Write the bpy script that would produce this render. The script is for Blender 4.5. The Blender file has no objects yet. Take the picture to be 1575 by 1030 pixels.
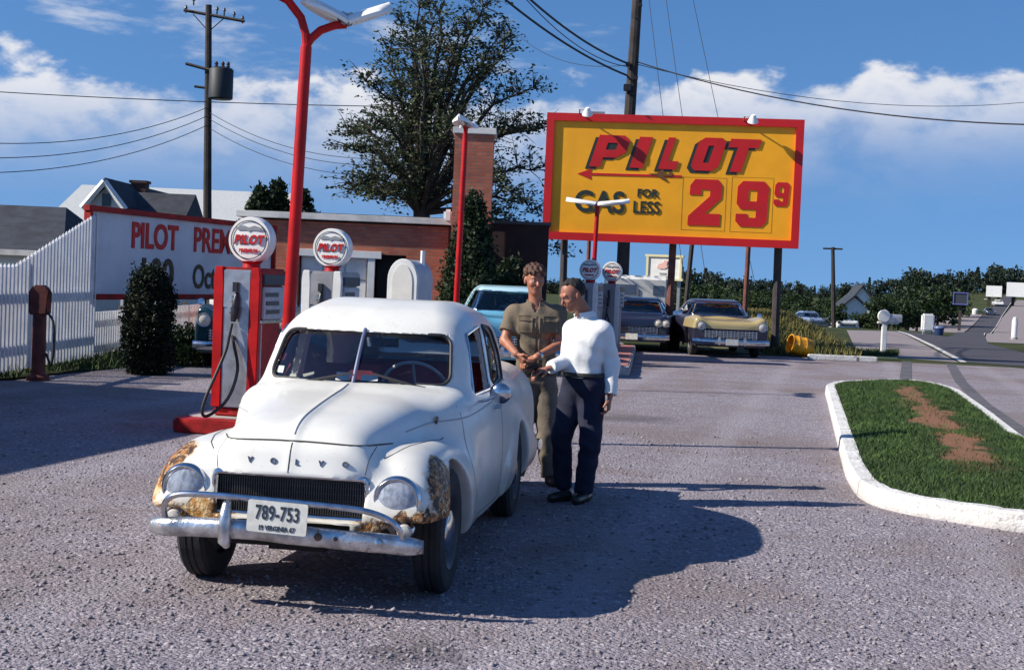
import bpy, bmesh, math, random
import numpy as np
from mathutils import Vector, Matrix
R = math.radians
random.seed(7); rng = np.random.default_rng(7)
SC = bpy.context.scene; COL = SC.collection

# ------------------------------------------------------------------ camera
FPX, CAMH, PITCH, ROLL = 2187.0, 1.71, 2.2, 2.4      # focal length in photo pixels, eye height, pitch, roll
camd = bpy.data.cameras.new('camera'); cam = bpy.data.objects.new('camera', camd); COL.objects.link(cam)
camd.sensor_width = 36.0; camd.lens = 36.0*FPX/1575.0; camd.clip_start = .1; camd.clip_end = 6000
cam.matrix_world = Matrix.Translation((0, 0, CAMH)) @ Matrix.Rotation(R(90-PITCH), 4, 'X') @ Matrix.Rotation(R(ROLL), 4, 'Z')
SC.camera = cam

# ------------------------------------------------------------------ light
SUN_EL, SUN_AZ = 35.0, 11.0       # azimuth: degrees in front of due left
sv = Vector((-math.cos(R(SUN_AZ))*math.cos(R(SUN_EL)), -math.sin(R(SUN_AZ))*math.cos(R(SUN_EL)), math.sin(R(SUN_EL))))
sd = bpy.data.lights.new('sun', 'SUN'); sun = bpy.data.objects.new('sun', sd); COL.objects.link(sun)
sd.energy = 5.0; sd.angle = R(.5); sd.color = (1, .93, .80)
sun.rotation_euler = sv.to_track_quat('Z', 'Y').to_euler()
SC.view_settings.view_transform = 'Standard'; SC.view_settings.look = 'None'
SC.view_settings.exposure = 0.42; SC.view_settings.gamma = 1.0

# ------------------------------------------------------------------ node helpers
class NT:
    def __init__(s, tree): s.t = tree; s.N = tree.nodes; s.L = tree.links
    def n(s, typ, **kw):
        o = s.N.new(typ)
        for k, v in kw.items(): setattr(o, k, v)
        return o
    def put(s, sock, v):
        if isinstance(v, bpy.types.NodeSocket): s.L.new(v, sock)
        else:
            if hasattr(sock, 'default_value') and not isinstance(sock.default_value, (int, float)) and isinstance(v, (tuple, list)) and len(v) == 3 and len(sock.default_value) == 4: v = (*v, 1)
            sock.default_value = v
    def m(s, op, a, b=0.0, c=0.0, clamp=False):
        o = s.N.new('ShaderNodeMath'); o.operation = op; o.use_clamp = clamp
        s.put(o.inputs[0], a); s.put(o.inputs[1], b); s.put(o.inputs[2], c); return o.outputs[0]
    def vm(s, op, a, b=(0, 0, 0)):
        o = s.N.new('ShaderNodeVectorMath'); o.operation = op; s.put(o.inputs[0], a); s.put(o.inputs[1], b)
        return o.outputs['Value'] if op in ('LENGTH', 'DOT_PRODUCT', 'DISTANCE') else o.outputs[0]
    def mix(s, f, a, b):
        o = s.N.new('ShaderNodeMix'); o.data_type = 'RGBA'; o.clamp_factor = True
        s.put(o.inputs[0], f); s.put(o.inputs[6], a); s.put(o.inputs[7], b); return o.outputs[2]
    def ss(s, x, a, b, lo=0.0, hi=1.0):
        o = s.N.new('ShaderNodeMapRange'); o.interpolation_type = 'SMOOTHSTEP'
        for i, v in enumerate((x, a, b, lo, hi)): s.put(o.inputs[i], v)
        return o.outputs[0]
    def noise(s, vec, scale, detail=4, rough=.55, dist=0.0):
        o = s.N.new('ShaderNodeTexNoise'); s.put(o.inputs['Vector'], vec)
        o.inputs['Scale'].default_value = scale; o.inputs['Detail'].default_value = detail
        o.inputs['Roughness'].default_value = rough; o.inputs['Distortion'].default_value = dist
        return o.outputs['Fac']
    def vor(s, vec, scale, feature='F1'):
        o = s.N.new('ShaderNodeTexVoronoi'); o.feature = feature; s.put(o.inputs['Vector'], vec); o.inputs['Scale'].default_value = scale
        return o
    def scale(s, vec, v): return s.vm('MULTIPLY', vec, v)

# ------------------------------------------------------------------ sky with cumulus band
W = bpy.data.worlds.new('World'); SC.world = W; W.use_nodes = True
wt = NT(W.node_tree); wt.N.clear()
sky = wt.n('ShaderNodeTexSky', sky_type='NISHITA', sun_disc=False)
sky.sun_elevation = R(SUN_EL); sky.sun_rotation = math.atan2(sv.x, sv.y)
sky.altitude = 300; sky.air_density = 1.0; sky.dust_density = .1; sky.ozone_density = 3.0
geo = wt.n('ShaderNodeTexCoord').outputs['Generated']
wt.put(sky.inputs['Vector'], wt.vm('NORMALIZE', wt.vm('ADD', wt.vm('MULTIPLY', geo, (1, 1, .65)), (0, 0, .18))))   # clear upper air right down to the skyline
sep = wt.n('ShaderNodeSeparateXYZ'); wt.put(sep.inputs[0], geo)
az = wt.m('ARCTAN2', sep.outputs[0], sep.outputs[1])          # 0 = straight ahead, + = right
el = wt.m('ARCSINE', sep.outputs[2])
comb = wt.n('ShaderNodeCombineXYZ'); wt.put(comb.inputs[0], az); wt.put(comb.inputs[1], wt.m('MULTIPLY', el, 1.7)); wt.put(comb.inputs[2], 1.37)
n1 = wt.noise(comb.outputs[0], 15, 9, .56, .1)
n2 = wt.noise(wt.vm('ADD', comb.outputs[0], (7.3, 2.1, 0)), 3.3, 2, .5)
# a bank whose tops sit near 9 degrees and whose base thins out near 5 degrees
top = wt.m('ADD', wt.m('ADD', .142, wt.m('MULTIPLY', az, .055)), wt.m('MULTIPLY', wt.m('SUBTRACT', n2, .5), .06))
top = wt.m('ADD', top, wt.m('MULTIPLY', wt.m('SUBTRACT', n1, .5), .12))
over = wt.m('SUBTRACT', top, el)
crisp = wt.ss(over, 0.0, .016)
base = wt.ss(over, .105, .02)
lump = wt.ss(n1, .36, .60)
bank = wt.m('MULTIPLY', wt.m('MULTIPLY', crisp, base), wt.m('ADD', .22, wt.m('MULTIPLY', lump, .78)))
# scattered wisps elsewhere
n3 = wt.noise(wt.vm('MULTIPLY', comb.outputs[0], (1, 2.2, 1)), 6.0, 8, .6, .2)
wisp = wt.m('MULTIPLY', wt.ss(n3, .58, .74), .62)
cl = wt.m('MAXIMUM', bank, wisp, clamp=True)
shade = wt.ss(over, .0, .09, 1.0, .0)
ccol = wt.mix(shade, (.42, .52, .76), (.98, .97, .98))
bgsky = wt.n('ShaderNodeBackground'); bgc = wt.n('ShaderNodeBackground')
sat = wt.n('ShaderNodeHueSaturation'); wt.put(sat.inputs['Color'], sky.outputs[0]); sat.inputs['Saturation'].default_value = 1.20; sat.inputs['Value'].default_value = 1.0
wt.put(bgsky.inputs['Color'], wt.vm('MULTIPLY', sat.outputs[0], (.95, 1.0, 1.12))); bgsky.inputs['Strength'].default_value = .088
wt.put(bgc.inputs['Color'], ccol); bgc.inputs['Strength'].default_value = .70
mx = wt.n('ShaderNodeMixShader'); wt.put(mx.inputs[0], wt.m('MULTIPLY', cl, .92)); wt.put(mx.inputs[1], bgsky.outputs[0]); wt.put(mx.inputs[2], bgc.outputs[0])
wo = wt.n('ShaderNodeOutputWorld'); wt.put(wo.inputs[0], mx.outputs[0])

# ------------------------------------------------------------------ where a photo pixel meets a given distance / the ground
_cr, _sr, _cp, _sp = math.cos(R(ROLL)), math.sin(R(ROLL)), math.cos(R(PITCH)), math.sin(R(PITCH))
def ray(px, py):
    a, b = px-787.5, py-515.0
    u = _cr*a+_sr*b; v = -_sr*a+_cr*b
    x, yu, zf = u/FPX, -v/FPX, 1.0
    return Vector((x, zf*_cp+yu*_sp, -zf*_sp+yu*_cp))
def at(px, py, D):
    r = ray(px, py); return Vector((0, 0, CAMH))+r*(D/r.y)
def gnd(px, py, z=0.0):
    r = ray(px, py); t = (z-CAMH)/r.z; p = Vector((0, 0, CAMH))+r*t; return Vector((p.x, p.y, z))

# ------------------------------------------------------------------ materials
MATS = {}
def mat(name, col, rough=.6, metal=0.0, var=.0, scale=3.0, bump=0.0, bscale=40.0, coat=0.0, spec=.5, col2=None, detail=5):
    if name in MATS: return MATS[name]
    m = bpy.data.materials.new(name); m.use_nodes = True; nt = NT(m.node_tree); nt.N.clear()
    b = nt.n('ShaderNodeBsdfPrincipled'); o = nt.n('ShaderNodeOutputMaterial'); nt.put(o.inputs[0], b.outputs[0])
    co = nt.n('ShaderNodeTexCoord').outputs['Object']
    c = (*col, 1)
    if var > 0 or col2:
        f = nt.noise(co, scale, detail, .6)
        c2 = col2 or tuple(x*(1-var) for x in col)
        c = nt.mix(nt.ss(f, .35, .68), tuple(min(1, x*(1+var*.35)) for x in col), c2)
    nt.put(b.inputs['Base Color'], c)
    b.inputs['Roughness'].default_value = rough; b.inputs['Metallic'].default_value = metal
    b.inputs['Coat Weight'].default_value = coat; b.inputs['Specular IOR Level'].default_value = spec
    if bump > 0:
        bn = nt.n('ShaderNodeBump'); nt.put(bn.inputs['Height'], nt.noise(co, bscale, 4, .6)); bn.inputs['Strength'].default_value = bump
        bn.inputs['Distance'].default_value = .02; nt.put(b.inputs['Normal'], bn.outputs[0])
    MATS[name] = m; return m
def glass_mat(name, tint=(.86, .92, .92), refl=1.0):
    if name in MATS: return MATS[name]
    m = bpy.data.materials.new(name); m.use_nodes = True; nt = NT(m.node_tree); nt.N.clear()
    t = nt.n('ShaderNodeBsdfTransparent'); nt.put(t.inputs[0], (*tint, 1))
    g = nt.n('ShaderNodeBsdfGlossy'); nt.put(g.inputs[0], (1, 1, 1, 1)); g.inputs['Roughness'].default_value = .02
    f = nt.n('ShaderNodeFresnel'); f.inputs[0].default_value = 1.5
    x = nt.n('ShaderNodeMixShader'); nt.put(x.inputs[0], nt.m('MULTIPLY', f.outputs[0], refl, clamp=True)); nt.put(x.inputs[1], t.outputs[0]); nt.put(x.inputs[2], g.outputs[0])
    o = nt.n('ShaderNodeOutputMaterial'); nt.put(o.inputs[0], x.outputs[0]); MATS[name] = m; return m

# shared materials
M_gap = mat('panel gap grime', (.07, .065, .06), .8)
M_chrome = mat('worn chrome', (.66, .67, .69), .16, 1.0, .25, 14, .0)
M_rubber = mat('tyre rubber', (.022, .022, .024), .8, 0, .3, 9, .3, 90)
M_black = mat('black trim', (.015, .015, .017), .5)
M_gask = mat('window rubber', (.03, .03, .035), .6)
M_redseat = mat('red seat cloth', (.20, .02, .03), .8, 0, .2, 12)
M_dark = mat('dark cabin lining', (.12, .125, .16), .8)
M_glass = glass_mat('car glass', (.90, .95, .96), 1.8)

# ------------------------------------------------------------------ object helpers
def tag(o, label=None, cat=None, group=None, kind=None):
    if label: o['label'] = label
    if cat: o['category'] = cat
    if group: o['group'] = group
    if kind: o['kind'] = kind
    return o
def thing(name, label, cat, loc=(0, 0, 0), rz=0.0, group=None):
    o = bpy.data.objects.new(name, None); COL.objects.link(o); o.location = loc; o.rotation_euler = (0, 0, rz)
    o.empty_display_size = .2
    return tag(o, label, cat, group)
def link(name, me, parent=None, m=None):
    o = bpy.data.objects.new(name, me); COL.objects.link(o)
    if m is not None:
        for q in (m if isinstance(m, (list, tuple)) else [m]): me.materials.append(q)
    if parent is not None: o.parent = parent
    return o
def kids(o): return [c for c in bpy.data.objects if c.parent == o]
def copy_tree(o, parent=None, share=True):
    ch = kids(o); c = o.copy(); COL.objects.link(c); c.parent = parent
    for k in ch: copy_tree(k, c)
    return c

class MB:
    """collects primitive shapes, links them as one mesh object"""
    def __init__(s): s.v = []; s.f = []; s.mi = []; s.cur = 0
    def add(s, vs, fs, M=None):
        b = len(s.v)
        s.v += [tuple(M @ Vector(p)) if M is not None else tuple(p) for p in vs]
        s.f += [tuple(b+i for i in f) for f in fs]; s.mi += [s.cur]*len(fs)
    def box(s, c, d, M=None, rot=None):
        x, y, z = d[0]/2, d[1]/2, d[2]/2
        vs = [Vector((sx*x, sy*y, sz*z)) for sx in (-1, 1) for sy in (-1, 1) for sz in (-1, 1)]
        if rot is not None: vs = [rot @ p for p in vs]
        vs = [p+Vector(c) for p in vs]
        s.add(vs, [(0, 1, 3, 2), (4, 6, 7, 5), (0, 4, 5, 1), (2, 3, 7, 6), (0, 2, 6, 4), (1, 5, 7, 3)], M)
    def tube(s, pts, r, n=10, cap=True, M=None):
        pts = [Vector(p) for p in pts]; k = len(pts)
        rs = r if isinstance(r, (list, tuple)) else [r]*k
        vs = []; prev = None
        for i, p in enumerate(pts):
            t = (pts[min(i+1, k-1)]-pts[max(i-1, 0)]).normalized()
            a = prev if prev is not None else (Vector((0, 0, 1)) if abs(t.z) < .9 else Vector((1, 0, 0)))
            u = (a-t*a.dot(t)).normalized(); w = t.cross(u); prev = u
            for j in range(n):
                an = 2*math.pi*j/n; vs.append(p+(u*math.cos(an)+w*math.sin(an))*rs[i])
        fs = [(i*n+j, i*n+(j+1) % n, (i+1)*n+(j+1) % n, (i+1)*n+j) for i in range(k-1) for j in range(n)]
        if cap: fs += [tuple(range(n-1, -1, -1)), tuple(range((k-1)*n, k*n))]
        s.add(vs, fs, M)
    def lathe(s, prof, n=24, M=None, closed=False):
        """profile of (radius, height) revolved about local z"""
        k = len(prof); vs = []
        for r, z in prof:
            for j in range(n):
                a = 2*math.pi*j/n; vs.append((r*math.cos(a), r*math.sin(a), z))
        fs = [(i*n+j, i*n+(j+1) % n, (i+1)*n+(j+1) % n, (i+1)*n+j) for i in range(k-1) for j in range(n)]
        if closed: fs += [((k-1)*n+j, (k-1)*n+(j+1) % n, (j+1) % n, j) for j in range(n)]
        else:
            if prof[0][0] > 1e-5: fs.append(tuple(range(n-1, -1, -1)))
            if prof[-1][0] > 1e-5: fs.append(tuple(range((k-1)*n, k*n)))
        s.add(vs, fs, M)
    def prism(s, poly, t, M=None):
        """2-D outline (x, y) extruded from z=0 to z=t"""
        n = len(poly); vs = [(x, y, 0) for x, y in poly]+[(x, y, t) for x, y in poly]
        fs = [tuple(range(n-1, -1, -1)), tuple(range(n, 2*n))]+[(i, (i+1) % n, n+(i+1) % n, n+i) for i in range(n)]
        s.add(vs, fs, M)
    def build(s, name, m, parent=None, smooth=False, bevel=0.0, angle=35):
        me = bpy.data.meshes.new(name); me.from_pydata(s.v, [], s.f)
        if any(s.mi): me.polygons.foreach_set('material_index', s.mi)
        bm = bmesh.new(); bm.from_mesh(me)
        bmesh.ops.remove_doubles(bm, verts=bm.verts, dist=1e-6)
        if bevel > 0:
            es = [e for e in bm.edges if e.is_manifold and e.calc_face_angle(0) > R(40)]
            bmesh.ops.bevel(bm, geom=es, offset=bevel, segments=2, affect='EDGES', clamp_overlap=True)
        bmesh.ops.recalc_face_normals(bm, faces=bm.faces)
        bm.to_mesh(me); bm.free()
        if smooth or bevel > 0:
            me.polygons.foreach_set('use_smooth', [True]*len(me.polygons)); me.set_sharp_from_angle(angle=R(angle))
        return link(name, me, parent, m)

def text_mesh(body, size, depth, M, name, m, parent=None, shear=0.0, bold=0.0, xs=1.0, align='CENTER', spacing=1.0, front_only=False):
    cu = bpy.data.curves.new(name, 'FONT'); cu.body = body; cu.size = size; cu.extrude = depth/2; cu.align_x = align; cu.align_y = 'CENTER'
    cu.shear = shear; cu.offset = bold; cu.resolution_u = 4; cu.space_character = spacing
    tmp = bpy.data.objects.new('tmp', cu); COL.objects.link(tmp)
    dg = bpy.context.evaluated_depsgraph_get(); me = bpy.data.meshes.new_from_object(tmp.evaluated_get(dg))
    bpy.data.objects.remove(tmp); bpy.data.curves.remove(cu)
    me.transform(M @ Matrix.Diagonal((xs, 1, 1, 1))); me.name = name; me.materials.clear()
    return link(name, me, parent, m)

# ------------------------------------------------------------------ distance-field modelling (smooth bodies as one surface)
def curve(xs, ys):
    xs = np.array(xs, float); ys = np.array(ys, float)
    if xs[0] > xs[-1]: xs, ys = xs[::-1], ys[::-1]
    h = np.diff(xs); d = np.diff(ys)/h; m = np.zeros(len(xs)); m[0], m[-1] = d[0], d[-1]
    for i in range(1, len(xs)-1):
        if d[i-1]*d[i] > 0: w1, w2 = 2*h[i]+h[i-1], h[i]+2*h[i-1]; m[i] = (w1+w2)/(w1/d[i-1]+w2/d[i])
    q = np.linspace(xs[0], xs[-1], 400); i = np.clip(np.searchsorted(xs, q)-1, 0, len(h)-1); t = (q-xs[i])/h[i]
    yq = (2*t**3-3*t**2+1)*ys[i]+(t**3-2*t**2+t)*h[i]*m[i]+(-2*t**3+3*t**2)*ys[i+1]+(t**3-t**2)*h[i]*m[i+1]
    q = q.astype(np.float32); yq = yq.astype(np.float32)
    return lambda x: np.interp(x, q, yq).astype(np.float32)
def smin(a, b, k):
    h = np.clip(.5+.5*(b-a)/k, 0, 1); return b*(1-h)+a*h-k*h*(1-h)
def smax(a, b, k): return -smin(-a, -b, k)
def cone(X, Y, Z, a, b, ra, rb, sq=None):
    ax, ay, az_ = a; dx, dy, dz = b[0]-ax, b[1]-ay, b[2]-az_; L2 = dx*dx+dy*dy+dz*dz+1e-9
    px, py, pz = X-ax, Y-ay, Z-az_
    t = np.clip((px*dx+py*dy+pz*dz)/L2, 0, 1)
    return np.sqrt((px-t*dx)**2+(py-t*dy)**2+(pz-t*dz)**2)-(ra+t*(rb-ra))
def ell(X, Y, Z, c, r):
    q = np.sqrt(((X-c[0])/r[0])**2+((Y-c[1])/r[1])**2+((Z-c[2])/r[2])**2)
    return (q-1)*min(r)
_CO = [(0, 0, 0), (1, 0, 0), (0, 1, 0), (1, 1, 0), (0, 0, 1), (1, 0, 1), (0, 1, 1), (1, 1, 1)]
_ED = [(0, 1), (2, 3), (4, 5), (6, 7), (0, 2), (1, 3), (4, 6), (5, 7), (0, 4), (1, 5), (2, 6), (3, 7)]
def sdf_mesh(f, lo, hi, h, newton=2, name='body', sharp=40):
    lo = np.array(lo, float); n = [int(math.ceil((b-a)/h))+1 for a, b in zip(lo, hi)]
    ax = [(lo[i]+h*np.arange(n[i])).astype(np.float32) for i in range(3)]
    V = np.empty(n, np.float32)
    for i0 in range(0, n[0], 48):
        X, Y, Z = np.meshgrid(ax[0][i0:i0+48], ax[1], ax[2], indexing='ij'); V[i0:i0+48] = f(X, Y, Z)
    S = V < 0; c = [n[i]-1 for i in range(3)]
    cnt = np.zeros(c, np.int8)
    for d in _CO: cnt += S[d[0]:d[0]+c[0], d[1]:d[1]+c[1], d[2]:d[2]+c[2]]
    I = np.argwhere((cnt > 0) & (cnt < 8)); idx = -np.ones(c, np.int32); idx[I[:, 0], I[:, 1], I[:, 2]] = np.arange(len(I))
    cv = np.stack([V[I[:, 0]+d[0], I[:, 1]+d[1], I[:, 2]+d[2]] for d in _CO], 1)
    acc = np.zeros((len(I), 3)); k = np.zeros(len(I)); co = np.array(_CO, float)
    for a, b in _ED:
        va, vb = cv[:, a], cv[:, b]; msk = (va < 0) != (vb < 0)
        t = np.where(msk, va/np.where(msk, va-vb, 1), 0)
        acc += np.where(msk[:, None], co[a]+(co[b]-co[a])*t[:, None], 0); k += msk
    P = lo+(I+acc/k[:, None])*h
    Q = []
    for axn in range(3):
        o1, o2 = [(1, 2), (2, 0), (0, 1)][axn]
        sl0 = [slice(None)]*3; sl1 = [slice(None)]*3; sl0[axn] = slice(0, -1); sl1[axn] = slice(1, None)
        ch = S[tuple(sl0)] != S[tuple(sl1)]
        E = np.argwhere(ch); ok = (E[:, o1] > 0) & (E[:, o2] > 0) & (E[:, o1] < c[o1]) & (E[:, o2] < c[o2]); E = E[ok]
        def ci(d1, d2):
            q = E.copy(); q[:, o1] += d1; q[:, o2] += d2; return idx[q[:, 0], q[:, 1], q[:, 2]]
        q4 = np.stack([ci(-1, -1), ci(0, -1), ci(0, 0), ci(-1, 0)], 1)
        ins = S[E[:, 0], E[:, 1], E[:, 2]]; q4[~ins] = q4[~ins][:, ::-1]; Q.append(q4)
    Q = np.concatenate(Q); Q = Q[(Q >= 0).all(1)]
    e = h*.3
    for _ in range(newton):
        x, y, z = (P[:, i].astype(np.float32) for i in range(3))
        v = f(x, y, z); g = np.stack([f(x+e, y, z)-f(x-e, y, z), f(x, y+e, z)-f(x, y-e, z), f(x, y, z+e)-f(x, y, z-e)], 1)/(2*e)
        st = -(v/np.maximum((g**2).sum(1), .15))[:, None]*g
        ln = np.linalg.norm(st, axis=1, keepdims=True); P = P+st*np.minimum(1, .6*h/np.maximum(ln, 1e-9))
    me = bpy.data.meshes.new(name); me.vertices.add(len(P)); me.vertices.foreach_set('co', P.astype(np.float32).ravel())
    me.loops.add(len(Q)*4); me.loops.foreach_set('vertex_index', Q.astype(np.int32).ravel())
    me.polygons.add(len(Q)); me.polygons.foreach_set('loop_start', np.arange(0, len(Q)*4, 4, dtype=np.int32))
    me.update(calc_edges=True); me.validate()
    me.polygons.foreach_set('use_smooth', np.ones(len(me.polygons), bool))
    if sharp: me.set_sharp_from_angle(angle=R(sharp))
    return me
def bisect(fn, a, b, it=26):
    """root of fn between arrays a (outside, >0) and b (inside, <0)"""
    a = np.array(a, np.float32); b = np.array(b, np.float32)
    for _ in range(it):
        m = (a+b)/2; o = fn(m) > 0; a = np.where(o, m, a); b = np.where(o, b, m)
    return (a+b)/2
def rpoly(pts, r, seg=6):
    """rounded polygon outline"""
    out = []; n = len(pts)
    for i in range(n):
        p = Vector(pts[i]); a = Vector(pts[i-1])-p; b = Vector(pts[(i+1) % n])-p
        ri = r[i] if isinstance(r, (list, tuple)) else r
        q0 = p+a.normalized()*min(ri, a.length*.45); q1 = p+b.normalized()*min(ri, b.length*.45)
        for k in range(seg+1):
            t = k/seg; out.append(q0*(1-t)**2+p*2*t*(1-t)+q1*t*t)
    return out
# ================================================================== the ground, the road, the grass island
def sstep(x, a, b):
    t = np.clip((np.asarray(x, float)-a)/(b-a), 0, 1); return t*t*(3-2*t)
def zt(x, y):
    x = np.asarray(x, float); y = np.asarray(y, float); r = x/np.maximum(y, 1)
    z = -3.0*sstep(y, 62, 180)+sstep(y, 180, 430)*(1.2+6.3*sstep(r, .12, .36))
    z = z+sstep(y, 420, 1000)*(1.5-1.5*sstep(r, .1, .36))
    return z
def tg(px, py, off=0.0):
    """photo pixel -> point on the terrain"""
    r = ray(px, py); t = 2.0
    while t < 1500:
        p = Vector((0, 0, CAMH))+r*t
        if p.z < float(zt(p.x, p.y))+off: break
        t *= 1.004
    return Vector((p.x, p.y, float(zt(p.x, p.y))+off))
def sheet(name, m, poly, off, kind='structure', res=None, smooth=False):
    """flat polygon laid on level ground"""
    q = MB(); q.add([(p[0], p[1], off) for p in poly], [tuple(range(len(poly)))]); o = q.build(name, m); o['kind'] = kind; return o
def ribbon(name, m, left, right, off, n=60):
    """strip of ground between two lines, draped on the terrain"""
    def samp(pts):
        P = np.array([(p[0], p[1]) for p in pts], float); d = np.r_[0, np.cumsum(np.linalg.norm(np.diff(P, axis=0), axis=1))]; t = np.linspace(0, d[-1], n)
        return np.stack([np.interp(t, d, P[:, 0]), np.interp(t, d, P[:, 1])], 1)
    A, B = samp(left), samp(right); vs = []; w = 5
    for i in range(n):
        for k in range(w):
            p = A[i]+(B[i]-A[i])*k/(w-1); vs.append((p[0], p[1], float(zt(p[0], p[1]))+off+max(0, p[1]-60)*.0006*(1+off*20)))
    q = MB(); q.add(vs, [(i*w+k, i*w+k+1, (i+1)*w+k+1, (i+1)*w+k) for i in range(n-1) for k in range(w-1)])
    o = q.build(name, m, smooth=True); o['kind'] = 'structure'; return o
def surf_mat(name, build):
    m = bpy.data.materials.new(name); m.use_nodes = True; nt = NT(m.node_tree); nt.N.clear()
    b = nt.n('ShaderNodeBsdfPrincipled'); o = nt.n('ShaderNodeOutputMaterial'); nt.put(o.inputs[0], b.outputs[0])
    co = nt.n('ShaderNodeTexCoord').outputs['Object']; c, h, dist, rough = build(nt, co)
    nt.put(b.inputs['Base Color'], c); b.inputs['Roughness'].default_value = rough; b.inputs['Specular IOR Level'].default_value = .25
    if h is not None:
        bn = nt.n('ShaderNodeBump'); nt.put(bn.inputs['Height'], h); bn.inputs['Distance'].default_value = dist; bn.inputs['Strength'].default_value = 1.0; nt.put(b.inputs['Normal'], bn.outputs[0])
    return m
def b_gravel(nt, co):
    v = nt.vor(co, 42); v2 = nt.vor(co, 95); big = nt.noise(co, .35, 5, .6); mid = nt.noise(co, 2.2, 5, .65)
    tone = nt.n('ShaderNodeSeparateXYZ'); nt.put(tone.inputs[0], v.outputs['Color']); tone2 = nt.n('ShaderNodeSeparateXYZ'); nt.put(tone2.inputs[0], v2.outputs['Color'])
    a = nt.mix(tone.outputs[0], (.135, .112, .138), (.385, .335, .39)); bcol = nt.mix(tone2.outputs[1], (.12, .108, .125), (.35, .32, .36))
    c = nt.mix(.5, a, bcol)
    c = nt.mix(nt.ss(tone.outputs[1], .9, .98, 0, .8), c, (.52, .48, .50))
    c = nt.mix(nt.ss(big, .42, .62, 0, .6), c, (.19, .15, .14))          # dusty brownish patches
    c = nt.mix(nt.ss(mid, .58, .78, 0, .35), c, (.13, .12, .13))
    sp = nt.n('ShaderNodeSeparateXYZ'); nt.put(sp.inputs[0], co)
    c = nt.mix(nt.ss(nt.noise(co, .9, 4, .55, .6), .56, .70, 0, .45), c, (.17, .125, .11))
    # faint worn wheel lanes running along the pumps
    lane = nt.m('ADD', sp.outputs[0], nt.m('MULTIPLY', sp.outputs[1], -.24)); lane = nt.m('ADD', lane, nt.m('MULTIPLY', mid, .5))
    w = nt.m('ABSOLUTE', nt.m('SUBTRACT', nt.m('FRACT', nt.m('MULTIPLY', lane, .42)), .5))
    c = nt.mix(nt.ss(w, .14, .02, 0, .30), c, (.37, .34, .38))
    for ox, oy, orr in ((-.9, 12.3, .55), (1.6, 18.2, .8), (.4, 23.5, .9), (3.2, 31, 1.0), (-.4, 6.3, .35), (4.6, 33, .7)):
        d = nt.vm('LENGTH', nt.vm('SUBTRACT', co, (ox, oy, 0))); d = nt.m('ADD', d, nt.m('MULTIPLY', nt.m('SUBTRACT', mid, .5), 1.2)); c = nt.mix(nt.ss(d, orr, orr*.3, 0, .55), c, (.07, .06, .065))
    h = nt.m('ADD', nt.m('MULTIPLY', v.outputs['Distance'], -.7), nt.m('MULTIPLY', v2.outputs['Distance'], -.3)); h = nt.m('ADD', h, nt.m('MULTIPLY', mid, .6))
    return c, h, .016, .95
M_grav = surf_mat('gravel', b_gravel)
def b_grass(nt, co):
    a = nt.noise(co, .5, 5, .6); f = nt.noise(co, 30, 3, .6)
    c = nt.mix(nt.ss(a, .35, .7), (.035, .055, .014), (.085, .085, .026)); c = nt.mix(nt.m('MULTIPLY', f, .5), c, (.02, .03, .008))
    return c, f, .06, .95
M_field = surf_mat('field grass', b_grass)
def b_asph(nt, co):
    n = nt.noise(co, 1.2, 6, .65); v = nt.vor(co, 50)
    c = nt.mix(n, (.045, .043, .055), (.085, .08, .095)); s = nt.n('ShaderNodeSeparateXYZ'); nt.put(s.inputs[0], v.outputs['Color'])
    return nt.mix(nt.m('MULTIPLY', s.outputs[0], .3), c, (.13, .125, .14)), v.outputs['Distance'], .01, .85
M_asph = surf_mat('asphalt', b_asph)
def b_drive(nt, co):
    n = nt.noise(co, .8, 6, .65); f = nt.noise(co, 18, 3)
    return nt.mix(nt.m('MULTIPLY', f, .5), nt.mix(n, (.26, .22, .22), (.34, .29, .30)), (.15, .13, .14)), f, .03, .95
M_drive = surf_mat('pink grey shoulder gravel', b_drive)

# terrain: one sheet out to the skyline
ys = np.r_[np.linspace(-14, 60, 20), np.geomspace(64, 1600, 90)]
us = np.linspace(-1.0, 1.0, 90); vs = []
for y in ys:
    for u in us:
        x = u*(40+.85*max(y, 0)); vs.append((x, y, float(zt(x, y))))
nu = len(us); q = MB(); q.add(vs, [(i*nu+j, i*nu+j+1, (i+1)*nu+j+1, (i+1)*nu+j) for i in range(len(ys)-1) for j in range(nu-1)])
q.build('ground', M_field, smooth=True)['kind'] = 'structure'
DIRX = .24                                           # pumps, road and fence all run this way
lot = [(-26, -12), (26, -12), (26, 30), (14.4, 35.2), (12.9, 36.6), (9.3, 37.0), (7.9, 37.3), (3.4, 37.6), (3.2, 44), (-7.0, 44), (-7.0, 20), (-26, 20)]
sheet('gravel_lot', M_grav, lot, .004)
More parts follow.
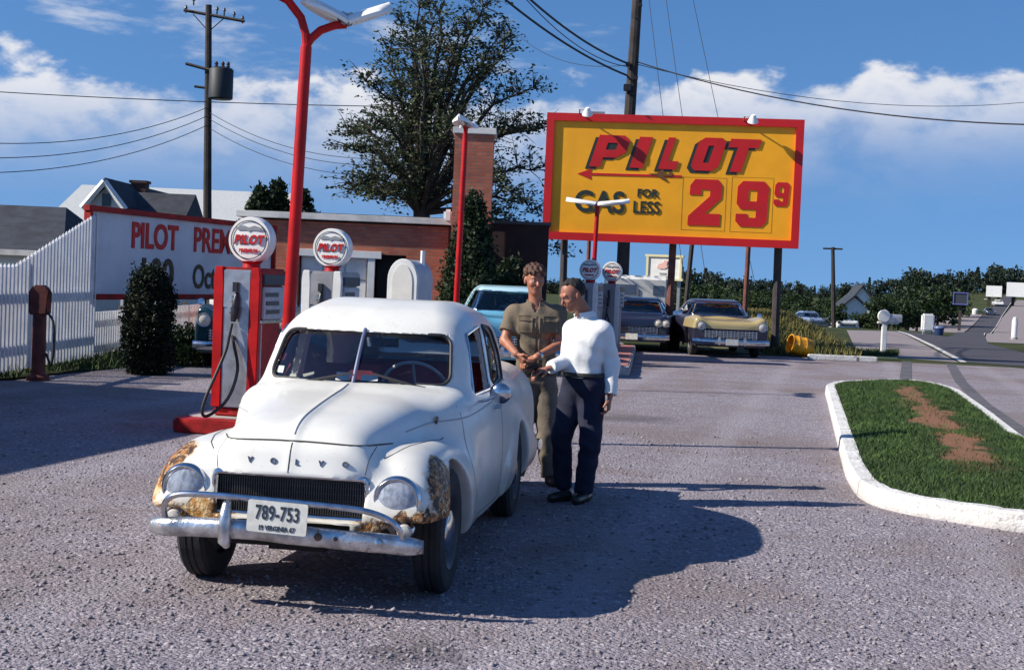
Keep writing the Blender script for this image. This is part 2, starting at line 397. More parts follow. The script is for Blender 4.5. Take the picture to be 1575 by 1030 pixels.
# the road, its shoulder and the branch climbing the far slope
pl = [gnd(*p) for p in ((1378, 508.5), (1395, 515), (1432, 533), (1477, 557.5))]; pr = [gnd(*p) for p in ((1386, 508), (1431, 514.5), (1500, 524), (1600, 549))]
pl.append(Vector((36, 24, 0))); pr.append(Vector((56, 30, 0)))
ribbon('road', M_asph, pl, pr, .012)
a, b = pl[0], pl[3]
ribbon('road_edge_line', mat('worn white line', (.62, .58, .56), .8, 0, .3, 3), [pl[0], pl[1], pl[2], pl[3]], [p+Vector((.20, .07, 0)) for p in pl[:4]], .020)
ribbon('road_shoulder', M_drive, [gnd(1302, 507), gnd(1315, 535), gnd(1365, 549)], [gnd(1376, 508), gnd(1394, 515.5), gnd(1474, 557.5)], .007)
def onz(px, D): x = (px-787)/FPX*D; return (x, D)
ribbon('branch_road', M_asph, [onz(1440, 56), onz(1468, 70), onz(1476, 180), onz(1508, 260), onz(1536, 330), onz(1550, 430)], [onz(1522, 52), onz(1513, 68), onz(1517, 180), onz(1538, 260), onz(1554, 330), onz(1566, 430)], .016)
ribbon('gravel_yard', M_drive, [onz(1395, 150), onz(1398, 232), onz(1405, 262)], [onz(1468, 150), onz(1474, 182), onz(1508, 262)], .02)
ribbon('gravel_yard', M_drive, [onz(1514, 58), onz(1520, 150), onz(1530, 232), onz(1560, 330)], [onz(1700, 58), onz(1660, 150), onz(1650, 232), onz(1640, 330)], .008)
ribbon('branch_road_line', mat('worn white line', (.62, .58, .56), .8), [onz(1512, 70), onz(1517, 180), onz(1538, 260), onz(1554, 330)], [onz(1513.5, 70), onz(1518.5, 180), onz(1539, 260), onz(1554.8, 330)], .03)
ribbon('far_yard', M_drive, [(3.3, 45.5), (4.0, 80)], [(9.0, 45.5), (13, 80)], .006)
ribbon('verge', mat('verge grass', (.035, .06, .014), .95, 0, .5, 8, .5, 50), [gnd(1240, 549), gnd(1240, 543)], [gnd(1385, 554), gnd(1370, 546)], .02, 8)
# red painted kerb edge and grass strip under the fence
q = MB(); q.add([(-8.9, 14, .03), (-7.1, 20, .03), (-5.6, 27, .03), (-4.6, 44, .03), (-12, 44, .03), (-12, 14, .03)], [(0, 1, 2, 3, 4, 5)]); o = q.build('grass_strip', M_field); o['kind'] = 'structure'

# ---- grass island with its white kerb
isl = [gnd(*p) for p in ((1268, 604), (1272, 618), (1283, 665), (1300, 735), (1318, 765), (1345, 780), (1400, 793), (1480, 806), (1575, 821))]
isl += [Vector((5.4, 10.1, 0)), Vector((6.3, 12, 0)), gnd(1575, 690), gnd(1530, 652), gnd(1475, 611), gnd(1440, 600), gnd(1400, 594.5), gnd(1330, 595), gnd(1285, 598)]
isl = [Vector((p.x, p.y)) for p in isl]
isl = rpoly([tuple(p) for p in isl], .35, 3)
cx = sum(isl, Vector((0, 0)))/len(isl)
def inset(poly, d):
    out = []; n = len(poly)
    for i in range(n):
        a, b, c = poly[i-1], poly[i], poly[(i+1) % n]; t = (c-a).normalized(); nrm = Vector((-t.y, t.x))
        if nrm.dot(cx-b) < 0: nrm = -nrm
        out.append(b+nrm*d)
    return out
i2 = inset(isl, .17); n = len(isl); kr = random.Random(5)
q = MB(); rows = []
hz = [.15+kr.uniform(-.005, .005) for _ in isl]
for pts, z in ((isl, 0), (inset(isl, .012), None), (inset(isl, .03), 'top'), (inset(isl, .155), 'top'), (i2, 0)):
    rows += [(p.x, p.y, 0 if z == 0 else (hz[k]-.02 if z is None else hz[k])) for k, p in enumerate(pts)]
q.add(rows, [(r*n+i, r*n+(i+1) % n, (r+1)*n+(i+1) % n, (r+1)*n+i) for r in range(4) for i in range(n)])
def b_kerb(nt, co):
    a = nt.noise(co, 3, 6, .7); d = nt.noise(co, 25, 4)
    c = nt.mix(nt.ss(a, .30, .62), (.80, .79, .77), (.62, .60, .58)); c = nt.mix(nt.ss(d, .58, .72, 0, .7), c, (.30, .27, .25)); sp = nt.n('ShaderNodeSeparateXYZ'); nt.put(sp.inputs[0], co)
    j = nt.m('FRACT', nt.m('MULTIPLY', nt.m('ADD', nt.m('MULTIPLY', sp.outputs[0], .35), sp.outputs[1]), .42)); c = nt.mix(nt.ss(nt.m('ABSOLUTE', nt.m('SUBTRACT', j, .5)), .007, .003), c, (.16, .15, .14))
    c = nt.mix(nt.m('MULTIPLY', nt.ss(sp.outputs[2], .07, .0), .55), c, (.34, .31, .31)); return c, d, .02, .8
M_kerb = surf_mat('white painted kerb', b_kerb)
o = q.build('kerb', M_kerb, smooth=True, angle=28); o['kind'] = 'structure'
def b_lawn(nt, co):
    a = nt.noise(co, 1.3, 5, .6); f = nt.noise(co, 45, 3, .65)
    c = nt.mix(nt.ss(a, .35, .68), (.026, .062, .012), (.055, .085, .02)); return nt.mix(nt.m('MULTIPLY', f, .55), c, (.012, .03, .006)), f, .05, .95
pa, pb = gnd(1385, 607), gnd(1500, 745)
def path_d(x, y):
    ax, ay, bx, by = pa.x, pa.y, pb.x, pb.y; t = ((x-ax)*(bx-ax)+(y-ay)*(by-ay))/((bx-ax)**2+(by-ay)**2); return abs((x-ax)-(bx-ax)*t+0*(y-ay)) if 0 < t < 1 else 9, t
def b_lawn2(nt, co):
    c, f, d, r = b_lawn(nt, co); sp = nt.n('ShaderNodeSeparateXYZ'); nt.put(sp.inputs[0], co)
    t = nt.m('DIVIDE', nt.m('SUBTRACT', sp.outputs[1], pa.y), pb.y-pa.y)
    xc = nt.m('ADD', nt.m('MULTIPLY', t, pb.x-pa.x), pa.x); w = nt.noise(co, 1.6, 5, .65)
    dx = nt.m('ABSOLUTE', nt.m('SUBTRACT', sp.outputs[0], xc)); edge = nt.m('ADD', dx, nt.m('MULTIPLY', nt.m('SUBTRACT', w, .5), -1.1))
    mk = nt.m('MULTIPLY', nt.ss(edge, .30, .13), nt.m('MULTIPLY', nt.ss(t, -.02, .05), nt.ss(t, 1.08, .95)))
    soil = nt.mix(nt.noise(co, 12, 5, .7), (.20, .085, .042), (.38, .20, .125))
    return nt.mix(mk, c, soil), f, d, r
M_lawn = surf_mat('island lawn', b_lawn2)
# domed lawn surface made on a grid inside the outline
def inside(x, y, poly):
    c = False; j = len(poly)-1
    for i in range(len(poly)):
        if (poly[i].y > y) != (poly[j].y > y) and x < (poly[j].x-poly[i].x)*(y-poly[i].y)/(poly[j].y-poly[i].y)+poly[i].x: c = not c
        j = i
    return c
i3 = inset(isl, .145); q = MB()
rings = 8; vs = []; cc = Vector((5.35, 16.5))
for r in range(rings):
    s = 1-r/rings
    for p in i3:
        z = .135+.10*(1-s**2); w = cc+(p-cc)*s; vs.append((w.x, w.y, z+.012*math.sin(w.x*3+w.y*2)*(1 if r else 0)))
vs.append((cc.x, cc.y, .235)); q.add(vs, [(r*n+i, r*n+(i+1) % n, (r+1)*n+(i+1) % n, (r+1)*n+i) for r in range(rings-1) for i in range(n)]+[((rings-1)*n+i, (rings-1)*n+(i+1) % n, rings*n) for i in range(n)])
lawn = q.build('lawn', M_lawn, smooth=True); lawn['kind'] = 'structure'
from mathutils.bvhtree import BVHTree
lb = BVHTree.FromPolygons([v.co.copy() for v in lawn.data.vertices], [tuple(p.vertices) for p in lawn.data.polygons])
def blades(name, pts, hmin, hmax, w, m, seed=1, lean=.5, tris=1):
    """many grass blades in one mesh"""
    g = np.random.default_rng(seed); P = np.array(pts, float); N = len(P); a = g.uniform(0, 2*np.pi, N); h = g.uniform(hmin, hmax, N)*np.array([1.0]*N)
    d = np.stack([np.cos(a), np.sin(a), np.zeros(N)], 1); l = g.normal(0, lean, (N, 2))
    A = P-d*(w*g.uniform(.6, 1.3, N))[:, None]; B = P+d*(w*g.uniform(.6, 1.3, N))[:, None]; T = P+np.stack([l[:, 0]*h, l[:, 1]*h, h], 1)
    V = np.stack([A, B, T], 1).reshape(-1, 3); me = bpy.data.meshes.new(name); me.vertices.add(3*N); me.vertices.foreach_set('co', V.astype(np.float32).ravel())
    me.loops.add(3*N); me.loops.foreach_set('vertex_index', np.arange(3*N, dtype=np.int32)); me.polygons.add(N); me.polygons.foreach_set('loop_start', np.arange(0, 3*N, 3, dtype=np.int32))
    me.update(calc_edges=True); o = link(name, me, None, m); o['kind'] = 'stuff'; return o
M_blade = mat('grass blades', (.05, .095, .018), .8, 0, .55, 2.5, col2=(.022, .05, .01))
pts = []; g = random.Random(11)
while len(pts) < 42000:
    x, y = g.uniform(2.6, 8.4), g.uniform(9.8, 28)
    if not inside(x, y, i3): continue
    d, t = path_d(x, y)
    if d < .20+.2*math.sin(y*2.3)*math.sin(x*4+1) and g.random() < .93: continue
    hit = lb.ray_cast(Vector((x, y, 2)), Vector((0, 0, -1)))
    if hit[0] is not None: pts.append((x, y, hit[0].z-.004))
tag(blades('grass', pts, .02, .055, .006, M_blade, 3, .6), 'short mown green grass covering the kerbed island', None)
# rough weeds on the bank behind the lot, and along the fence
M_weed = mat('dry weeds', (.14, .12, .035), .9, 0, .5, .6, col2=(.055, .065, .018))
def bank_z(x, y): return .72*float(sstep(y, 38.6, 47)*(1-sstep(y, 56, 66))*(1-sstep(x-(9.0+(y-38)*.17), -1.6, .3))*sstep(x, 6.0, 7.2))
q = MB(); vs = [(x, y, bank_z(x, y)+.012) for y in np.linspace(38.2, 67, 36) for x in np.linspace(5.8, 14.6, 30)]
q.add(vs, [(j*30+i, j*30+i+1, (j+1)*30+i+1, (j+1)*30+i) for j in range(35) for i in range(29) if vs[j*30+i][0] < 9.6+(vs[j*30+i][1]-38)*.17])
q.build('grass_bank', mat('bank grass', (.10, .095, .03), .95, 0, .5, 1.2, .4, 30, col2=(.05, .06, .018)), smooth=True)['kind'] = 'structure'
pts = []
while len(pts) < 26000:
    x, y = g.uniform(6.6, 15.5), g.uniform(38.2, 66)
    if x > 9.0+(y-38)*.17+(.4*math.sin(y)): continue
    pts.append((x, y, bank_z(x, y)-.02))
blades('weeds', pts, .10, .38, .03, M_weed, 4, .35)
pts = [(g.uniform(-7.7, -4.9), g.uniform(20, 36), .03) for _ in range(9000)]
pts = [p for p in pts if p[0] < -7.1+.28*max(0, (p[1]-20))*.9+.35*math.sin(p[1]*1.7)]
blades('grass', pts, .06, .24, .012, mat('rough grass', (.045, .075, .018), .9, 0, .5, 1.5), 5, .45)
pts = [tuple(gnd(1240+145*g.random(), 549-6*g.random()+4*0)) for _ in range(2500)]
blades('grass', [(p[0], p[1]+.2, .02) for p in pts], .05, .18, .02, mat('rough grass', (.045, .075, .018)), 6, .4)
# loose stones lying on the lot near the viewer
g2 = np.random.default_rng(9); N = 9000
D = 5.2*np.exp(g2.uniform(0, 1, N)*1.15); X = g2.uniform(-.40, .40, N)*D; S = g2.uniform(.005, .016, N)*g2.uniform(.6, 1.2, N)
oc = np.array([(1, 0, 0), (-1, 0, 0), (0, 1, 0), (0, -1, 0), (0, 0, 1), (0, 0, -1)], float); of = np.array([(0, 2, 4), (2, 1, 4), (1, 3, 4), (3, 0, 4), (2, 0, 5), (1, 2, 5), (3, 1, 5), (0, 3, 5)])
V = oc[None]*S[:, None, None]*g2.uniform(.6, 1.5, (N, 6, 1)); an = g2.uniform(0, 6.28, N)
V = np.stack([V[..., 0]*np.cos(an)[:, None]-V[..., 1]*np.sin(an)[:, None], V[..., 0]*np.sin(an)[:, None]+V[..., 1]*np.cos(an)[:, None], V[..., 2]*.7], -1)
V[..., 0] += X[:, None]; V[..., 1] += D[:, None]; V[..., 2] += (S*.3+.004)[:, None]
F = (of[None]+6*np.arange(N)[:, None, None]).reshape(-1, 3); me = bpy.data.meshes.new('stones'); V = V.reshape(-1, 3)
me.vertices.add(len(V)); me.vertices.foreach_set('co', V.astype(np.float32).ravel()); me.loops.add(F.size); me.loops.foreach_set('vertex_index', F.astype(np.int32).ravel())
me.polygons.add(len(F)); me.polygons.foreach_set('loop_start', np.arange(0, F.size, 3, dtype=np.int32)); me.update(calc_edges=True)
link('loose_stones', me, None, mat('stone', (.30, .27, .29), .9, 0, .6, 9, col2=(.12, .11, .12)))['kind'] = 'stuff'
# curved tyre tracks on the apron
def track(off):
    c = [gnd(1462, 560), gnd(1478, 588), gnd(1512, 622), gnd(1560, 656), gnd(1620, 690)]; L = []; Rr = []
    for i, p in enumerate(c):
        t = (c[min(i+1, 4)]-c[max(i-1, 0)]).normalized(); nr = Vector((-t.y, t.x, 0)); L.append(p+nr*(off+.12)); Rr.append(p+nr*(off-.12))
    return L, Rr
for off in (0, -1.1):
    L, Rr = track(off); ribbon('tyre_track', mat('tyre dark gravel', (.10, .095, .11), .9, 0, .3, 2), L, Rr, .009, 40)
# ================================================================== buildings, boards, fences, poles, wires
ANG = math.atan2(1, DIRX)-math.pi/2                  # rotation of the pump row about z
def rot_frame(o, ux):
    """matrix: local x along ux (horizontal), local y pointing away from the viewer, z up"""
    ux = Vector(ux).normalized(); uz = Vector((0, 0, 1)); uy = uz.cross(ux)
    return Matrix(((ux.x, uy.x, uz.x, o[0]), (ux.y, uy.y, uz.y, o[1]), (ux.z, uy.z, uz.z, o[2]), (0, 0, 0, 1)))
def to_plane(M, px, py):
    """photo pixel -> local (x, z) on the plane y = 0 of frame M"""
    Mi = M.inverted(); o = Mi @ Vector((0, 0, CAMH)); d = Mi.to_3x3() @ ray(px, py); t = -o.y/d.y; p = o+d*t; return p.x, p.z
def b_brick(nt, co):
    sp = nt.n('ShaderNodeSeparateXYZ'); nt.put(sp.inputs[0], co); c2 = nt.n('ShaderNodeCombineXYZ'); nt.put(c2.inputs[0], nt.m('ADD', sp.outputs[0], sp.outputs[1])); nt.put(c2.inputs[1], sp.outputs[2])
    b = nt.n('ShaderNodeTexBrick'); nt.put(b.inputs['Vector'], c2.outputs[0]); b.inputs['Scale'].default_value = 1.0
    b.inputs['Brick Width'].default_value = .21; b.inputs['Row Height'].default_value = .075; b.inputs['Mortar Size'].default_value = .008
    nt.put(b.inputs['Color1'], (.60, .18, .10, 1)); nt.put(b.inputs['Color2'], (.46, .125, .07, 1)); nt.put(b.inputs['Mortar'], (.26, .20, .17, 1))
    c = nt.mix(nt.ss(nt.noise(co, .9, 5, .6), .4, .7, 0, .45), b.outputs['Color'], (.17, .06, .042)); return c, b.outputs['Fac'], -.006, .9
M_brick = surf_mat('red brick', b_brick)
M_white = mat('white paint', (.78, .78, .76), .55, 0, .10, 4)
M_trim = mat('weathered white trim', (.74, .70, .64), .7, 0, .22, 2.5)
M_red = mat('signal red paint', (.50, .007, .008), .45, 0, .30, 3, spec=.3)
M_redd = mat('faded red paint', (.38, .012, .012), .6, 0, .40, 5, spec=.3)
M_wood = mat('creosote pole wood', (.045, .036, .032), .9, 0, .4, 3, .4, 30)
M_steel = mat('galvanised steel', (.42, .43, .45), .4, .7, .2, 8)
M_conc = mat('concrete', (.40, .38, .37), .9, 0, .25, 3, .2, 30)
M_darkint = mat('dark interior', (.012, .012, .014), .9)

# ---- brick station building with chimney and low wing
bx0, bx1, by = -6.2, -1.52, 32.0
b = thing('brick_building', 'low flat-roofed red brick building with white fascia and brick chimney, behind the pumps', 'building', (bx0, by, 0))
L = bx1-bx0
q = MB(); dr0, dr1 = 1.35, 3.30                                       # garage bay then a doorway
q.box((dr0/2, .12, 1.42), (dr0, .24, 2.84)); q.box(((dr0+3.75)/2, .12, 2.50), (3.75-dr0, .24, .68)); q.box(((L+3.75)/2, .12, 1.42), (L-3.75, .24, 2.84))
q.box((L-.12, 2.74, 1.42), (.24, 5.0, 2.84)); q.box((.12, 2.74, 1.42), (.24, 5.0, 2.84)); q.box((L/2, 5.4, 1.42), (L, .3, 2.84)); q.build('wall', M_brick, b)
q = MB(); q.box((L/2, 2.70, 2.95), (L+.16, 5.7, .14)); roof = q.build('fascia', M_trim, b, bevel=.01)
q = MB(); q.box((L-.02, -.10, 3.08), (.20, .18, .30)); q.build('roof_lamp', M_white, b, bevel=.05)
q = MB(); q.box((L/2, 2.7, 3.03), (L-.3, 5.2, .03)); q.build('roof', mat('tar roof', (.08, .08, .085), .9), b)
q = MB(); q.box(((dr0+2.95)/2, -.03, 2.14), (2.95-dr0+.5, .10, .16)); q.box((dr0-.10, -.02, 1.05), (.16, .08, 2.1)); q.box((2.98, -.02, 1.05), (.16, .08, 2.1)); q.build('door_frame', M_white, b, bevel=.008)
q = MB()
for k in range(4):
    for j in range(3): q.box((dr0+.08+.50*j+.20, .10, .26+.52*k), (.46, .05, .48))
q.box(((dr0+2.9)/2, .14, 1.05), (1.5, .02, 2.1)); q.build('garage_door', M_white, b, bevel=.008)
q = MB(); q.box((3.42, .20, 1.08), (.66, .02, 2.16)); q.build('doorway', M_darkint, b)
cx0 = at(700, 205, 31.6).x; cx1 = at(760, 205, 31.6).x
q = MB(); q.box(((cx0+cx1)/2-bx0, .02, 2.45), (cx1-cx0, .9, 4.9)); ch = q.build('chimney', M_brick, b)
q = MB(); q.box(((cx0+cx1)/2-bx0, .02, 4.97), (cx1-cx0+.10, 1.0, .14)); q.build('chimney_cap', M_trim, ch, bevel=.01)
q = MB(); q.box((cx1+.48-bx0, 1.7, 1.5), (1.7, 2.0, 3.0)); q.build('wing', mat('shade-darkened wing', (.045, .022, .020), .9, 0, .3, 2), b)  # wing stands in shade; that shade is put into its dark base colour
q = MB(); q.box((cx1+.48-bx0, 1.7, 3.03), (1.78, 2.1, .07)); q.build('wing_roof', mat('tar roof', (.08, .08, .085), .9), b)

# ---- small white station office left of the frame; its roof throws the long shade over the lot
b = thing('station_office', 'white block station office with flat roof beside the lot', 'building', (-9.6, 8.0, 0), ANG)
q = MB(); q.box((-3, 5, 1.6), (6, 10.2, 3.2)); q.build('wall', mat('cream block wall', (.62, .60, .54), .8, 0, .12, 2), b)
q = MB(); q.box((-3, 5, 3.33), (6.5, 10.6, .26)); q.build('roof', M_trim, b, bevel=.02)
for y in (1.6, 6.6):
    q = MB(); q.box((.01, y, 1.7), (.06, 2.2, 1.5)); w = q.build('window', M_white, b, bevel=.01)
    q = MB(); q.box((.045, y, 1.7), (.02, 2.04, 1.34)); q.build('pane', mat('dark pane', (.03, .04, .05), .08), w)
q = MB(); q.box((.02, 4.1, 1.05), (.08, 1.0, 2.1)); q.build('door', M_redd, b, bevel=.01)

# ---- the big yellow price board on its legs
BL, BR, TL = at(835.5, 367.5, 39.3), at(1226, 382.5, 38.55), at(845, 173.5, 39.3)
ub = Vector((BR.x-BL.x, BR.y-BL.y, 0)); BW = ub.length; BH = TL.z-BL.z
MBd = rot_frame(BL, ub)
bd = bpy.data.objects.new('price_billboard', None); COL.objects.link(bd); bd.matrix_world = MBd
tag(bd, 'big yellow price billboard with red border and red italic lettering, on tall legs', 'billboard')
bpy.context.view_layer.update()
def S(px, py): return to_plane(MBd, px, py)
def pp(pts): return [S(*p) for p in pts]
def panel(name, poly, t, y, m, parent=bd):
    """outline (x, z) in the board's frame, its face at local y"""
    q = MB(); Mx = Matrix(((1, 0, 0, 0), (0, 0, 1, y), (0, 1, 0, 0), (0, 0, 0, 1))); q.prism(poly, t, Mx); return q.build(name, m, parent)
M_yel = mat('yellow sign paint', (.95, .405, .003), .55, 0, .10, .9)
M_sred = mat('red sign paint', (.56, .006, .008), .5, 0, .12, 1.2)
M_ink = mat('black green sign ink', (.02, .03, .022), .5)
quad = [(0, 0), (BW, 0), (BW, BH), (0, BH)]; ins = .25
panel('sign_panel', quad, .12, .0, M_yel)
q = MB()
for c, d in (((BW/2, -.03, ins*.42), (BW+.06, .10, ins*.84)), ((BW/2, -.03, BH-ins*.42), (BW+.06, .10, ins*.84)), ((ins*.42-.03, -.03, BH/2), (ins*.84, .098, BH-ins*1.68)), ((BW-ins*.42+.03, -.03, BH/2), (ins*.84, .098, BH-ins*1.68))): q.box(c, d)
q.build('sign_border', M_sred, bd)
# block italic letters drawn in a unit cell: x to the right, y up
GL = {'P': [[(0, 0), (.34, 0), (.34, .30), (.74, .30), (1, .48), (1, .84), (.80, 1), (0, 1)], [(.34, .54), (.34, .76), (.64, .76), (.66, .72), (.66, .57), (.62, .54)]],
      'I': [[(0, 0), (1, 0), (1, 1), (0, 1)]],
      'L': [[(0, 0), (.98, 0), (.98, .26), (.40, .26), (.40, 1), (0, 1)]],
      'O': [[(.18, 0), (.82, 0), (1, .14), (1, .86), (.82, 1), (.18, 1), (0, .86), (0, .14)], [(.40, .24), (.40, .76), (.60, .76), (.60, .24)]],
      'T': [[(.32, 0), (.68, 0), (.68, .74), (1, .74), (1, 1), (0, 1), (0, .74), (.32, .74)]]}
def shape(name, loops, t, y, m, parent):
    """outline with holes, extruded towards the viewer"""
    cu = bpy.data.curves.new(name, 'CURVE'); cu.dimensions = '2D'; cu.fill_mode = 'BOTH'; cu.extrude = t/2
    for lp in loops:
        s = cu.splines.new('POLY'); s.points.add(len(lp)-1); s.use_cyclic_u = True
        for i, p in enumerate(lp): s.points[i].co = (p[0], p[1], 0, 1)
    tmp = bpy.data.objects.new('tmp', cu); COL.objects.link(tmp); dg = bpy.context.evaluated_depsgraph_get(); me = bpy.data.meshes.new_from_object(tmp.evaluated_get(dg))
    bpy.data.objects.remove(tmp); bpy.data.curves.remove(cu)
    me.transform(Matrix(((1, 0, 0, 0), (0, 0, 1, y), (0, 1, 0, 0), (0, 0, 0, 1)))); me.materials.clear(); return link(name, me, parent, m)
LET = (('P', 906, 955, 256, 207), ('I', 968, 988, 258, 210), ('L', 1012, 1040, 260, 211), ('O', 1060, 1102, 262, 211), ('T', 1107, 1154, 264, 213))
for ch, x0, x1, y0, y1 in LET:
    a = S(x0, y0); c = S(x1, y0); d = S(x0, y1); w = c[0]-a[0]; h = d[1]-a[1]; sh = .30*h
    def mapl(lp, dx=0, dz=0): return [(a[0]+p[0]*w+p[1]*sh+dx, a[1]+p[1]*h+dz+(p[0]*w)*-.005) for p in lp]
    lo = [mapl(l) for l in GL[ch]]; k = .12
    hull = [mapl([(-.02, -.02), (.0, 1.02)], -.0, 0)]
    # drop block on the left of each stroke
    for st in range(5): 
        if st in (4,): shape('letter_shadow', [[(p[0]-k*(st+1)/5*.9, p[1]-k*.55*(st+1)/5) for p in mapl(GL[ch][0])]], .012, -.006, M_ink, bd)
    shape('letter', lo, .016, -.022, M_sred, bd)
ax0, ax1 = S(888, 267), S(1048, 271.5)
panel('arrow', [(ax0[0], ax0[1]), (ax0[0]+.38, ax0[1]+.145), (ax0[0]+.36, ax0[1]+.03), (ax1[0], ax1[1]+.03), (ax1[0], ax1[1]-.03), (ax0[0]+.36, ax0[1]-.03), (ax0[0]+.38, ax0[1]-.145)], .012, -.014, M_sred)
c = S(1016, 269); panel('small_aeroplane', [(c[0]-.34, c[1]+.02), (c[0]-.10, c[1]+.035), (c[0]+.02, c[1]+.14), (c[0]+.09, c[1]+.13), (c[0]+.06, c[1]+.035), (c[0]+.22, c[1]+.03), (c[0]+.28, c[1]+.10), (c[0]+.32, c[1]+.03), (c[0]+.30, c[1]-.03), (c[0]+.08, c[1]-.035), (c[0]+.20, c[1]-.16), (c[0]+.12, c[1]-.16), (c[0]-.10, c[1]-.035)], .01, -.026, mat('brown green ink', (.16, .06, .01), .5))
def words(s, px, py, hpx, m, xs=1.0, bold=.0, name='lettering', sp=1.0):
    p = S(px, py); h = hpx/FPX*39; return text_mesh(s, h/.70, .014, Matrix.Translation((p[0], -.016, p[1])) @ Matrix.Rotation(R(90), 4, 'X') @ Matrix.Rotation(R(-.3), 4, 'Z'), name, m, bd, bold=bold, xs=xs, spacing=sp)
words('GAS', 922, 312, 32, M_ink, .92, .018); words('FOR', 996, 298, 12, M_ink, 1.0, .008); words('LESS', 994, 320, 18, M_ink, .86, .008)
DIG2 = [[(.0, 0), (1, 0), (1, .26), (.52, .26), (1, .60), (1, .88), (.86, 1), (.14, 1), (0, .86), (0, .66), (.36, .66), (.36, .78), (.64, .78), (.64, .64), (.0, .20)]]
DIG9 = [[(.16, 0), (.84, 0), (1, .12), (1, .88), (.84, 1), (.16, 1), (0, .88), (0, .50), (.14, .38), (.64, .38), (.64, .20), (.36, .20), (.36, .28), (0, .28), (0, .12)], [(.36, .56), (.36, .80), (.64, .80), (.64, .56)]]
for lp, x0, x1, y0, y1 in ((DIG2, 1057, 1106, 346, 275), (DIG9, 1130, 1178, 348, 278), (DIG9, 1189, 1211, 317, 280)):
    a = S(x0, y0); c = S(x1, y0); d = S(x0, y1); w = c[0]-a[0]; h = d[1]-a[1]
    shape('price_digit', [[(a[0]+p[0]*w+p[1]*.04, a[1]+p[1]*h) for p in l] for l in lp], .014, -.012, M_sred, bd)
M_line = mat('panel joint', (.36, .16, .01), .6)
for x0, y0, x1, y1 in ((1047, 272, 1114, 353), (1122, 272, 1186, 356)):
    a = S(x0, y1); c = S(x1, y1); d = S(x0, y0); q = MB()
    o = [(a[0], a[1]), (c[0], a[1]), (c[0], d[1]), (a[0], d[1]), (a[0], a[1])]; q.tube([(x, -.002, z) for x, z in o], .0045, 4); q.build('digit_frame', M_line, bd)
words('GASOLINE', 1112, 355, 4, M_line, 1.3) if False else None
for px in (905, 1157):
    x, z = S(px, 176 if px < 1000 else 187); q = MB(); q.tube([(x-.25, .06, z-.05), (x-.22, -.30, z+.10), (x, -.45, z+.06)], .02, 8); fl = q.build('sign_lamp', M_steel, bd, smooth=True)
    q = MB(); q.lathe([(.05, -.10), (.10, .0), (.15, .10), (.14, .11), (.0005, .06)], 16, Matrix.Translation((x, -.45, z+.03)) @ Matrix.Rotation(R(-150), 4, 'X')); q.build('lamp_shade', mat('lamp white', (.85, .84, .80), .3), fl, smooth=True)
    q = MB(); q.box((x+.2, .03, z+.06), (.5, .10, .05)); q.build('lamp_bracket', M_steel, fl, bevel=.01)
bpy.context.view_layer.update()
MI = MBd.inverted()
M_legd = mat('dark sign leg', (.05, .04, .04), .8, 0, .3, 3); M_legr = mat('rust red sign leg', (.16, .055, .04), .8, 0, .4, 4)
for (tx, ty, bx, byy, D, m, r) in ((868, 370, 863, 548, 39.6, M_legd, .10), (1035, 376, 1027, 530, 39.4, M_legr, .10), (1197, 383, 1191, 545, 39.0, M_legd, .11), (906, 372, 900, 520, 42, M_legr, .06), (1064, 378, 1050, 500, 42.5, M_legd, .07), (1151, 381, 1143, 520, 41.5, M_legr, .07)):
    a = at(tx, ty, D); c = at(bx, byy, D); c.z = 0; top = Vector((a.x+(a.x-c.x)*.55, a.y, a.z+1.6)) if True else a
    back = .22 if D < 41 else .5
    a2 = MI @ (a+Vector((0, 0, .0))); c2 = MI @ c; a2.y = max(a2.y, .24); 
    up = a2+(a2-c2).normalized()*(BH*.8); q = MB(); q.tube([c2, a2, up], r, 8); q.build('leg', m, bd, smooth=True)

# ---- white premium board along the left side
TLs, TRs, BLs = at(136, 315, 24.2), at(342, 338, 28.9), at(136, 461, 24.2)
us_ = Vector((TRs.x-TLs.x, TRs.y-TLs.y, 0)).normalized(); SL = 7.3
MS = rot_frame(Vector((TLs.x, TLs.y, BLs.z)), us_); sh_ = TLs.z-BLs.z
sb = bpy.data.objects.new('wall_sign', None); COL.objects.link(sb); sb.matrix_world = MS
tag(sb, 'long white sign with red frame and red and dark lettering, above the picket fence', 'sign'); bpy.context.view_layer.update()
q = MB(); q.box((SL/2, .05, sh_/2), (SL, .08, sh_)); q.build('sign_panel', mat('white sign board', (.66, .66, .70), .6, 0, .12, 1.5), sb)
q = MB()
for c, d in (((SL/2, .0, .05), (SL+.1, .14, .10)), ((SL/2, .0, sh_-.05), (SL+.1, .14, .10)), ((.02, .0, sh_/2), (.09, .138, sh_-.2)), ((SL-.02, .0, sh_/2), (.09, .138, sh_-.2))): q.box(c, d)
q.build('sign_frame', M_redd, sb, bevel=.01)
for s, px, py, hpx, m, xs, bo in (('PILOT', 239, 366, 38, M_sred, .86, .018), ('PREMIUM', 333, 373, 37, M_sred, .86, .013), ('100', 240, 423, 45, M_ink, 1.0, .02), ('Octane', 326, 428, 36, M_ink, .80, .012)):
    x, z = to_plane(MS, px, py); D = 24.2+(px-136)/206*4.7; h = hpx/FPX*D
    text_mesh(s, h/.72, .015, Matrix.Translation((x+(0.42 if s == 'PREMIUM' else .10 if s == 'Octane' else 0), -.0, z)) @ Matrix.Rotation(R(90), 4, 'X'), 'lettering', m, sb, bold=bo, xs=xs*1.15)
for x in (.3, 2.6, 4.9, 7.0):
    q = MB(); q.box((x, .16, (sh_-.2-BLs.z)/2-.0), (.10, .10, sh_-.2+BLs.z)); q.build('post', M_white, sb)

